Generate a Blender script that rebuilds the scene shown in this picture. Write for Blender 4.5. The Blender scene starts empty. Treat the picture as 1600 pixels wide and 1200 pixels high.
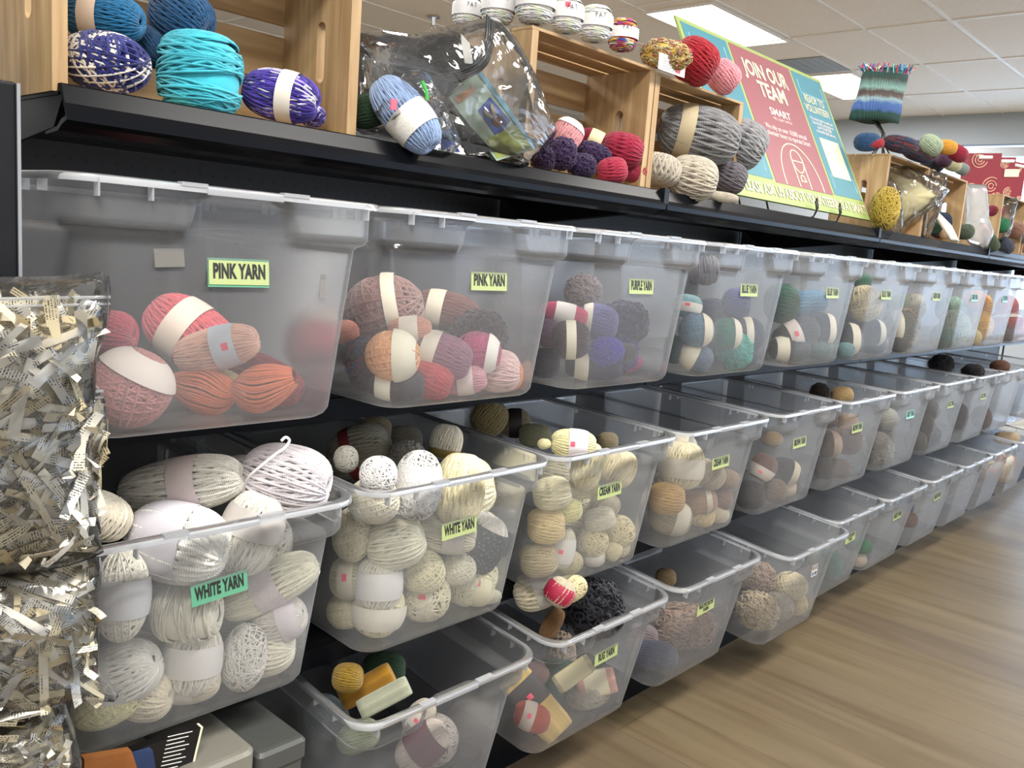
import bpy, bmesh, math, random
import numpy as np
from mathutils import Matrix, Vector
random.seed(7)
SC = bpy.context.scene
COL = SC.collection
R = math.radians
FZ = 1.26                      # height of the top shelf lip above the floor

# ---------------------------------------------------------------- camera
cd = bpy.data.cameras.new('camera')
cam = bpy.data.objects.new('camera', cd); COL.objects.link(cam)
cd.sensor_fit = 'HORIZONTAL'; cd.sensor_width = 36.0
cd.lens = 1369.38*36.0/1600.0
cd.clip_start = 0.02; cd.clip_end = 60
CAM = Vector((-0.39325, -1.07689, -0.14249+FZ))
cr = Vector((0.67986, -0.72948, 0.07519)); cu = Vector((0.06208, 0.1594, 0.98526)); cf = Vector((0.73071, 0.66517, -0.15366))
cam.matrix_world = Matrix(((cr.x, cu.x, -cf.x, CAM.x), (cr.y, cu.y, -cf.y, CAM.y), (cr.z, cu.z, -cf.z, CAM.z), (0, 0, 0, 1)))
SC.camera = cam

# ---------------------------------------------------------------- world: daylight strong from the shop front (+x), soft elsewhere
w = bpy.data.worlds.new('world'); SC.world = w; w.use_nodes = True
nt = w.node_tree; nt.nodes.clear()
o_ = nt.nodes.new('ShaderNodeOutputWorld'); bg = nt.nodes.new('ShaderNodeBackground')
tc = nt.nodes.new('ShaderNodeTexCoord'); sx = nt.nodes.new('ShaderNodeSeparateXYZ')
mr = nt.nodes.new('ShaderNodeMapRange'); mr.interpolation_type = 'SMOOTHSTEP'
mr.inputs['From Min'].default_value = 0.35; mr.inputs['From Max'].default_value = 0.85
mr.inputs['To Min'].default_value = 0.0; mr.inputs['To Max'].default_value = 1.0
mx = nt.nodes.new('ShaderNodeMix'); mx.data_type = 'RGBA'
mx.inputs[6].default_value = (0.84, 0.82, 0.80, 1); mx.inputs[7].default_value = (2.1, 2.6, 3.4, 1)
nt.links.new(tc.outputs['Generated'], sx.inputs[0]); nt.links.new(sx.outputs['X'], mr.inputs['Value'])
nt.links.new(mr.outputs['Result'], mx.inputs[0]); nt.links.new(mx.outputs[2], bg.inputs['Color'])
bg.inputs['Strength'].default_value = 0.8
nt.links.new(bg.outputs[0], o_.inputs[0])

sun = bpy.data.lights.new('sun', 'SUN'); sun.energy = 7.0; sun.angle = R(1.5); sun.color = (.94, .97, 1.0)
so_ = bpy.data.objects.new('sun', sun); COL.objects.link(so_); so_.rotation_euler = Vector((-.80, .35, -.72)).to_track_quat('-Z', 'Y').to_euler()

def area(name, loc, size, energy, col, rot=(0, 0, 0)):
    l = bpy.data.lights.new(name, 'AREA'); l.shape = 'RECTANGLE'; l.size, l.size_y = size; l.energy = energy; l.color = col
    o = bpy.data.objects.new(name, l); COL.objects.link(o); o.location = loc; o.rotation_euler = rot; return o
CEIL = 1.62+FZ
TROFFERS = [(-0.9, -1.45), (1.55, -1.45), (4.0, -1.45), (6.9, -2.4), (0.9, 2.62), (3.3, 2.62), (5.69, 2.62), (8.1, 2.62)]
for x, y in TROFFERS:
    area('troffer_light', (x, y, CEIL-0.035), (1.15, 0.56), (46 if x < 3 else 34 if x < 5 else 14) if y < 0 else 66, (1.0, 0.96, 0.91))

SC.view_settings.view_transform = 'Standard'; SC.view_settings.look = 'None'
SC.view_settings.gamma = 1.0; SC.view_settings.use_curve_mapping = False
SC.view_settings.exposure = 1.08
cy = SC.cycles
cy.max_bounces = 8; cy.diffuse_bounces = 3; cy.glossy_bounces = 3; cy.transmission_bounces = 6; cy.transparent_max_bounces = 28
cy.caustics_reflective = False; cy.caustics_refractive = False; cy.use_denoising = True
cy.sample_clamp_indirect = 6.0

# ---------------------------------------------------------------- helpers
def lin(h):
    if isinstance(h, str): h = [int(h[i:i+2], 16)/255 for i in (0, 2, 4)]
    return tuple(((c/12.92) if c < .04045 else ((c+.055)/1.055)**2.4) for c in h)+(1.0,)
def tag(o, label, cat, group=None, kind=None):
    if label: o['label'] = label
    if cat: o['category'] = cat
    if group: o['group'] = group
    if kind: o['kind'] = kind
    return o
def mesh(name, V, F, mat=None, parent=None, smooth=False):
    me = bpy.data.meshes.new(name); me.from_pydata([tuple(v) for v in V], [], F); me.update()
    if smooth: me.shade_smooth()
    if mat: me.materials.append(mat)
    o = bpy.data.objects.new(name, me); COL.objects.link(o)
    if parent: o.parent = parent
    return o
def empty(name, loc, rot=(0, 0, 0)):
    o = bpy.data.objects.new(name, None); COL.objects.link(o); o.location = loc; o.rotation_euler = rot; o.empty_display_size = .05
    return o
class MB:
    def __init__(s): s.V = []; s.F = []
    def box(s, a, b, M=None):
        n = len(s.V)
        c = [(x, y, z) for z in (a[2], b[2]) for y in (a[1], b[1]) for x in (a[0], b[0])]
        s.V += [tuple(M @ Vector(v)) if M else v for v in c]
        s.F += [tuple(n+i for i in f) for f in ((0, 2, 3, 1), (4, 5, 7, 6), (0, 1, 5, 4), (2, 6, 7, 3), (0, 4, 6, 2), (1, 3, 7, 5))]
        return s
    def prism(s, prof, x0, x1):      # profile in (y,z) extruded along x
        n = len(s.V); k = len(prof)
        s.V += [(x0, y, z) for y, z in prof]+[(x1, y, z) for y, z in prof]
        s.F += [(n+i, n+(i+1) % k, n+k+(i+1) % k, n+k+i) for i in range(k)]
        s.F += [tuple(n+k+i for i in range(k)), tuple(n+k-1-i for i in range(k))]
        return s
    def tube(s, pts, r, seg=8, closed=False):
        P = [Vector(p) for p in pts]; n = len(s.V); m = len(P); up = Vector((0.31, 0.17, 0.93))
        for i, p in enumerate(P):
            if closed: t = P[(i+1) % m]-P[i-1]
            else: t = P[min(i+1, m-1)]-P[max(i-1, 0)]
            t.normalize(); a = t.cross(up)
            if a.length < .05: a = t.cross(Vector((1, 0, 0)))
            a.normalize(); b = t.cross(a)
            rr = r[i] if isinstance(r, (list, tuple)) else r
            for j in range(seg):
                q = 2*math.pi*j/seg; s.V.append(tuple(p+(a*math.cos(q)+b*math.sin(q))*rr))
        for i in range(m if closed else m-1):
            for j in range(seg):
                i2 = (i+1) % m
                s.F.append((n+i*seg+j, n+i2*seg+j, n+i2*seg+(j+1) % seg, n+i*seg+(j+1) % seg))
        if not closed:
            s.F.append(tuple(n+j for j in range(seg))); s.F.append(tuple(n+(m-1)*seg+seg-1-j for j in range(seg)))
        return s
    def build(s, name, mat, parent=None, smooth=False, bevel=0):
        o = mesh(name, s.V, s.F, mat, parent, smooth)
        if bevel:
            b = o.modifiers.new('bevel', 'BEVEL'); b.width = bevel; b.segments = 2; b.limit_method = 'ANGLE'
        return o
def loft(rings, closed=True, cap=(False, False)):
    k = len(rings[0]); V = [p for r_ in rings for p in r_]; F = []
    for i in range(len(rings)-1):
        for j in range(k if closed else k-1):
            F.append((i*k+j, i*k+(j+1) % k, (i+1)*k+(j+1) % k, (i+1)*k+j))
    if cap[0]: F.append(tuple(range(k-1, -1, -1)))
    if cap[1]: F.append(tuple((len(rings)-1)*k+j for j in range(k)))
    return V, F

# ---------------------------------------------------------------- materials
def new_mat(name):
    m = bpy.data.materials.new(name); m.use_nodes = True; t = m.node_tree; t.nodes.clear()
    out = t.nodes.new('ShaderNodeOutputMaterial'); return m, t, out
def N(t, typ, **kw):
    n = t.nodes.new(typ)
    for k, v in kw.items(): setattr(n, k, v)
    return n
def pbr(name, col, rough=.5, metal=0, spec=.5, noise=0, nscale=20, bump=0, bscale=200, sheen=0, coat=0):
    m, t, out = new_mat(name); b = N(t, 'ShaderNodeBsdfPrincipled'); t.links.new(b.outputs[0], out.inputs[0])
    c = lin(col) if isinstance(col, str) else tuple(col)+((1,) if len(col) == 3 else ())
    b.inputs['Base Color'].default_value = c; b.inputs['Roughness'].default_value = rough; b.inputs['Metallic'].default_value = metal
    b.inputs['Specular IOR Level'].default_value = spec; b.inputs['Sheen Weight'].default_value = sheen; b.inputs['Coat Weight'].default_value = coat
    tcn = N(t, 'ShaderNodeTexCoord')
    if noise:
        nz = N(t, 'ShaderNodeTexNoise'); nz.inputs['Scale'].default_value = nscale; nz.inputs['Detail'].default_value = 4
        t.links.new(tcn.outputs['Object'], nz.inputs['Vector'])
        mm = N(t, 'ShaderNodeMapRange'); mm.inputs['To Min'].default_value = 1-noise; mm.inputs['To Max'].default_value = 1+noise
        t.links.new(nz.outputs['Fac'], mm.inputs['Value'])
        vm = N(t, 'ShaderNodeVectorMath', operation='SCALE'); vm.inputs[0].default_value = c[:3]
        t.links.new(mm.outputs[0], vm.inputs['Scale']); t.links.new(vm.outputs[0], b.inputs['Base Color'])
    if bump:
        n2 = N(t, 'ShaderNodeTexNoise'); n2.inputs['Scale'].default_value = bscale; n2.inputs['Detail'].default_value = 3
        t.links.new(tcn.outputs['Object'], n2.inputs['Vector'])
        bp = N(t, 'ShaderNodeBump'); bp.inputs['Strength'].default_value = bump; bp.inputs['Distance'].default_value = .002
        t.links.new(n2.outputs['Fac'], bp.inputs['Height']); t.links.new(bp.outputs[0], b.inputs['Normal'])
    return m
M = {}
M['black_metal'] = pbr('black_powder_coat', (.006, .0065, .008), .45, 0, .22, noise=.2, nscale=30, bump=.15, bscale=900)
M['lip_metal'] = pbr('black_lip_metal', (.004, .0045, .006), .26, 0, .07, noise=.15, nscale=12)
M['pole'] = pbr('black_wire', (.01, .01, .01), .4)
M['paint'] = pbr('wall_paint', 'a4adb6', .8, noise=.03, nscale=3, bump=.1)
M['trimgrey'] = pbr('window_frame_metal', '8b9094', .4, .4)
M['grid'] = pbr('ceiling_grid_paint', 'e9e7e3', .5)
M['white_paper'] = pbr('white_paper', 'ece9e2', .75)
M['cream_paper'] = pbr('cream_paper', 'efe7bf', .75)
M['ink'] = pbr('black_ink', (.012, .012, .012), .6)
M['sticker'] = pbr('pink_sticker', 'f4566e', .5)
M['lime'] = pbr('lime_label', 'a3b076', .55)
M['green_label'] = pbr('green_label', '5a9c7c', .55)
M['teal_label'] = pbr('teal_label', '8cc5b4', .55)
M['emit'] = None
def emit(name, col, s):
    m, t, out = new_mat(name); e = N(t, 'ShaderNodeEmission'); e.inputs[0].default_value = lin(col); e.inputs[1].default_value = s
    t.links.new(e.outputs[0], out.inputs[0]); return m
M['diffuser'] = emit('troffer_diffuser', 'fffaf0', 2.2)

def plastic(name, tint, base, edge, rough, milk, gloss=.9, bump=0, bscale=40, bdist=.01, dist=1.0, tl=.45):
    """thin clear or frosted sheet: see-through share falls towards grazing angles"""
    m, t, out = new_mat(name)
    tr = N(t, 'ShaderNodeBsdfTransparent'); tr.inputs[0].default_value = tuple(tint)+(1,)
    df = N(t, 'ShaderNodeBsdfDiffuse'); df.inputs[0].default_value = tuple(milk)+(1,)
    tl_ = N(t, 'ShaderNodeBsdfTranslucent'); tl_.inputs[0].default_value = tuple(milk)+(1,)
    mk = N(t, 'ShaderNodeMixShader'); mk.inputs[0].default_value = tl
    t.links.new(df.outputs[0], mk.inputs[1]); t.links.new(tl_.outputs[0], mk.inputs[2])
    lw = N(t, 'ShaderNodeLayerWeight'); lw.inputs['Blend'].default_value = .5
    pw = N(t, 'ShaderNodeMath', operation='POWER'); pw.inputs[1].default_value = 7
    t.links.new(lw.outputs['Facing'], pw.inputs[0])
    mr = N(t, 'ShaderNodeMapRange'); mr.inputs['To Min'].default_value = base; mr.inputs['To Max'].default_value = edge
    t.links.new(pw.outputs[0], mr.inputs['Value'])
    m1 = N(t, 'ShaderNodeMixShader'); t.links.new(mr.outputs[0], m1.inputs[0])
    t.links.new(tr.outputs[0], m1.inputs[1]); t.links.new(mk.outputs[0], m1.inputs[2])
    gl = N(t, 'ShaderNodeBsdfGlossy'); gl.inputs['Roughness'].default_value = rough
    fr = N(t, 'ShaderNodeFresnel'); fr.inputs[0].default_value = 1.45
    fm = N(t, 'ShaderNodeMath', operation='MULTIPLY'); fm.inputs[1].default_value = gloss
    t.links.new(fr.outputs[0], fm.inputs[0])
    m2 = N(t, 'ShaderNodeMixShader'); t.links.new(fm.outputs[0], m2.inputs[0])
    t.links.new(m1.outputs[0], m2.inputs[1]); t.links.new(gl.outputs[0], m2.inputs[2])
    if bump:
        tcn = N(t, 'ShaderNodeTexCoord'); nz = N(t, 'ShaderNodeTexNoise'); nz.inputs['Scale'].default_value = bscale
        nz.inputs['Detail'].default_value = 3; nz.inputs['Distortion'].default_value = dist
        t.links.new(tcn.outputs['Object'], nz.inputs['Vector'])
        bp = N(t, 'ShaderNodeBump'); bp.inputs['Strength'].default_value = bump; bp.inputs['Distance'].default_value = bdist
        t.links.new(nz.outputs['Fac'], bp.inputs['Height'])
        for s_ in (gl, fr, df): t.links.new(bp.outputs[0], s_.inputs['Normal'])
    t.links.new(m2.outputs[0], out.inputs[0]); return m
M['tub'] = plastic('frosted_polypropylene', (.97, .975, .98), .205, .85, .22, (.71, .735, .765), .5)
M['rim'] = plastic('frosted_rim', (.95, .97, 1.0), .45, .92, .18, (.84, .86, .88), .7)
M['film'] = plastic('clear_film', (.98, .985, 1.0), .035, .35, .09, (.75, .78, .82), 1.0, bump=.5, bscale=11, bdist=.015, dist=1.3)
M['film_fine'] = plastic('crinkled_clear_film', (.97, .98, 1.0), .03, .30, .10, (.75, .78, .82), .9, bump=.5, bscale=28, bdist=.008, dist=1.0)
M['vinyl'] = plastic('clear_vinyl', (.94, .95, .96), .05, .75, .07, (.75, .78, .80), 2.0, bump=.8, bscale=7, bdist=.020, dist=1.6)
M['seal'] = plastic('bag_seal_strip', (.9, .93, .95), .45, .9, .15, (.85, .87, .88), 1.0)
M['greybox'] = plastic('grey_smoked_plastic', (.55, .58, .60), .50, .9, .25, (.42, .44, .45), .8)

def yarn_mat(name, variegated=None, fuzzy=False):
    m, t, out = new_mat(name); b = N(t, 'ShaderNodeBsdfPrincipled'); t.links.new(b.outputs[0], out.inputs[0])
    b.inputs['Roughness'].default_value = .85; b.inputs['Sheen Weight'].default_value = .25; b.inputs['Specular IOR Level'].default_value = .2
    oi = N(t, 'ShaderNodeObjectInfo'); tcn = N(t, 'ShaderNodeTexCoord')
    nz = N(t, 'ShaderNodeTexNoise'); nz.inputs['Scale'].default_value = 3.0; nz.inputs['Detail'].default_value = 5
    t.links.new(tcn.outputs['Object'], nz.inputs['Vector'])
    mm = N(t, 'ShaderNodeMapRange'); mm.inputs['To Min'].default_value = .85; mm.inputs['To Max'].default_value = 1.15
    t.links.new(nz.outputs['Fac'], mm.inputs['Value'])
    vm = N(t, 'ShaderNodeVectorMath', operation='SCALE')
    uv = N(t, 'ShaderNodeUVMap')
    if variegated:
        sp = N(t, 'ShaderNodeSeparateXYZ'); t.links.new(uv.outputs[0], sp.inputs[0])
        ml = N(t, 'ShaderNodeMath', operation='MULTIPLY'); ml.inputs[1].default_value = variegated[0]
        fc = N(t, 'ShaderNodeMath', operation='FRACT'); t.links.new(sp.outputs[0], ml.inputs[0]); t.links.new(ml.outputs[0], fc.inputs[0])
        rp = N(t, 'ShaderNodeValToRGB'); rp.color_ramp.interpolation = 'CONSTANT'; cols = variegated[1]
        e = rp.color_ramp.elements; e[0].color = lin(cols[0]); e[1].position = 1/len(cols); e[1].color = lin(cols[1])
        for i in range(2, len(cols)):
            q = e.new(i/len(cols)); q.color = lin(cols[i])
        t.links.new(fc.outputs[0], rp.inputs[0]); t.links.new(rp.outputs[0], vm.inputs[0])
    else: t.links.new(oi.outputs['Color'], vm.inputs[0])
    n3 = N(t, 'ShaderNodeTexNoise'); n3.inputs['Scale'].default_value = .06; n3.inputs['Detail'].default_value = 1; t.links.new(uv.outputs[0], n3.inputs['Vector'])
    m3 = N(t, 'ShaderNodeMapRange'); m3.inputs['From Min'].default_value = .3; m3.inputs['From Max'].default_value = .7; m3.inputs['To Min'].default_value = .78; m3.inputs['To Max'].default_value = 1.3; t.links.new(n3.outputs['Fac'], m3.inputs['Value'])
    m4 = N(t, 'ShaderNodeMath', operation='MULTIPLY'); t.links.new(mm.outputs[0], m4.inputs[0]); t.links.new(m3.outputs[0], m4.inputs[1])
    t.links.new(m4.outputs[0], vm.inputs['Scale']); t.links.new(vm.outputs[0], b.inputs['Base Color'])
    wv = N(t, 'ShaderNodeTexWave'); wv.inputs['Scale'].default_value = 1.0; wv.bands_direction = 'DIAGONAL'
    mp = N(t, 'ShaderNodeMapping'); mp.inputs['Scale'].default_value = (2.4, 1.3, 1)
    t.links.new(uv.outputs[0], mp.inputs[0]); t.links.new(mp.outputs[0], wv.inputs['Vector'])
    bp = N(t, 'ShaderNodeBump'); bp.inputs['Strength'].default_value = .5; bp.inputs['Distance'].default_value = .002
    t.links.new(wv.outputs['Fac'], bp.inputs['Height']); t.links.new(bp.outputs[0], b.inputs['Normal'])
    return m
M['yarn'] = yarn_mat('wool_yarn')
M['v_navy'] = yarn_mat('navy_and_white_yarn', (.012, ['232a6e', '1f2562', 'ddd8cf', '262c74', '20265e', 'd6cfc2']))
M['v_purple'] = yarn_mat('purple_and_white_yarn', (.02, ['352a86', '463499', 'c9c4d8', '2e2477', '5a3fae']))
M['v_pastel'] = yarn_mat('white_rainbow_yarn', (.05, ['e6e4dc', 'dcdcd4', 'cfd8b0', 'e8e6de', 'c8bcd8', 'e4e2da', 'b8cfd8']))
M['v_bright'] = yarn_mat('bright_rainbow_yarn', (.03, ['c82c3c', 'e8b428', '3458b0', 'e4dcd0', 'd8542c', '4a9a50', '7a348c']))
M['v_autumn'] = yarn_mat('autumn_mixed_yarn', (.02, ['c0a050', '94604c', 'b8a878', 'a0484c', 'c8b890', '7c7448']))
M['v_dark'] = yarn_mat('dark_mixed_yarn', (.008, ['2c2c34', '7c2434', '24406c', '3a3430', '1c1c24']))

def paper_mat(name, printed):
    m, t, out = new_mat(name); b = N(t, 'ShaderNodeBsdfPrincipled'); t.links.new(b.outputs[0], out.inputs[0]); b.inputs['Roughness'].default_value = .6
    oi = N(t, 'ShaderNodeObjectInfo'); 
    if printed:
        uv = N(t, 'ShaderNodeUVMap'); mp = N(t, 'ShaderNodeMapping'); mp.inputs['Scale'].default_value = (110, 22, 1); t.links.new(uv.outputs[0], mp.inputs[0])
        nz = N(t, 'ShaderNodeTexNoise'); nz.inputs['Scale'].default_value = 1.0; nz.inputs['Detail'].default_value = 2; t.links.new(mp.outputs[0], nz.inputs['Vector'])
        rp = N(t, 'ShaderNodeValToRGB'); rp.color_ramp.elements[0].position = .60; rp.color_ramp.elements[1].position = .66
        t.links.new(nz.outputs['Fac'], rp.inputs[0])
        dk = N(t, 'ShaderNodeMix', data_type='RGBA'); t.links.new(rp.outputs[0], dk.inputs[0]); t.links.new(oi.outputs['Color'], dk.inputs[6])
        dk.inputs[7].default_value = (.30, .30, .34, 1); t.links.new(dk.outputs[2], b.inputs['Base Color'])
    else: t.links.new(oi.outputs['Color'], b.inputs['Base Color'])
    return m
M['band'] = paper_mat('paper_band', False); M['band_print'] = paper_mat('printed_paper_band', True)

def wood_mat(name, c1, c2, axis_scale=(1, 1, 1), rough=.6):
    m, t, out = new_mat(name); b = N(t, 'ShaderNodeBsdfPrincipled'); t.links.new(b.outputs[0], out.inputs[0]); b.inputs['Roughness'].default_value = rough
    tcn = N(t, 'ShaderNodeTexCoord'); mp = N(t, 'ShaderNodeMapping'); mp.inputs['Scale'].default_value = axis_scale
    t.links.new(tcn.outputs['Object'], mp.inputs[0])
    nz = N(t, 'ShaderNodeTexNoise'); nz.inputs['Scale'].default_value = 1; nz.inputs['Detail'].default_value = 6; nz.inputs['Distortion'].default_value = .6
    t.links.new(mp.outputs[0], nz.inputs['Vector'])
    rp = N(t, 'ShaderNodeValToRGB'); rp.color_ramp.elements[0].position = .32; rp.color_ramp.elements[1].position = .7
    rp.color_ramp.elements[0].color = lin(c1); rp.color_ramp.elements[1].color = lin(c2)
    t.links.new(nz.outputs['Fac'], rp.inputs[0]); t.links.new(rp.outputs[0], b.inputs['Base Color'])
    return m
M['pine_x'] = wood_mat('pine_slat', '96774f', 'b59a72', (4, 60, 60))
M['pine_z'] = wood_mat('pine_end_panel', '92744e', 'b49970', (60, 60, 5))

# ---------------------------------------------------------------- measured places of bins, yarn and bags (metres)
BINS={
 'A0':(0.146,-0.169,0.873,0.0000),
 'A1':(0.557,-0.169,0.873,0.0000),
 'A2':(0.969,-0.169,0.873,0.0000),
 'A3':(1.385,-0.169,0.873,0.0000),
 'A4':(1.805,-0.169,0.873,0.0000),
 'A5':(2.220,-0.169,0.873,0.0000),
 'A6':(2.655,-0.169,0.873,0.0000),
 'A7':(3.065,-0.169,0.873,0.0000),
 'A8':(3.475,-0.169,0.873,0.0000),
 'A9':(3.885,-0.169,0.873,0.0000),
 'A10':(4.305,-0.169,0.873,0.0000),
 'B0':(0.148,-0.127,0.472,0.0379),
 'B1':(0.569,-0.127,0.472,0.0379),
 'B2':(0.981,-0.127,0.472,0.0379),
 'B3':(1.397,-0.127,0.472,0.0379),
 'B4':(1.834,-0.127,0.472,0.0379),
 'B5':(2.253,-0.127,0.472,0.0379),
 'B6':(2.680,-0.127,0.472,0.0379),
 'B7':(3.105,-0.127,0.472,0.0379),
 'B8':(3.525,-0.127,0.472,0.0379),
 'B9':(3.940,-0.127,0.472,0.0379),
 'B10':(4.360,-0.127,0.472,0.0379),
 'C1':(0.570,-0.112,0.112,0.1005),
 'C2':(1.015,-0.112,0.112,0.1005),
 'C3':(1.441,-0.112,0.112,0.1005),
 'C4':(1.875,-0.162,0.107,0.1005),
 'C5':(2.290,-0.112,0.112,0.1005),
 'C6':(2.700,-0.112,0.112,0.1005),
 'C7':(3.125,-0.112,0.112,0.1005),
 'C8':(3.535,-0.112,0.112,0.1005),
 'C9':(3.945,-0.112,0.112,0.1005),
 'C10':(4.395,-0.112,0.112,0.1005),
}
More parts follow.
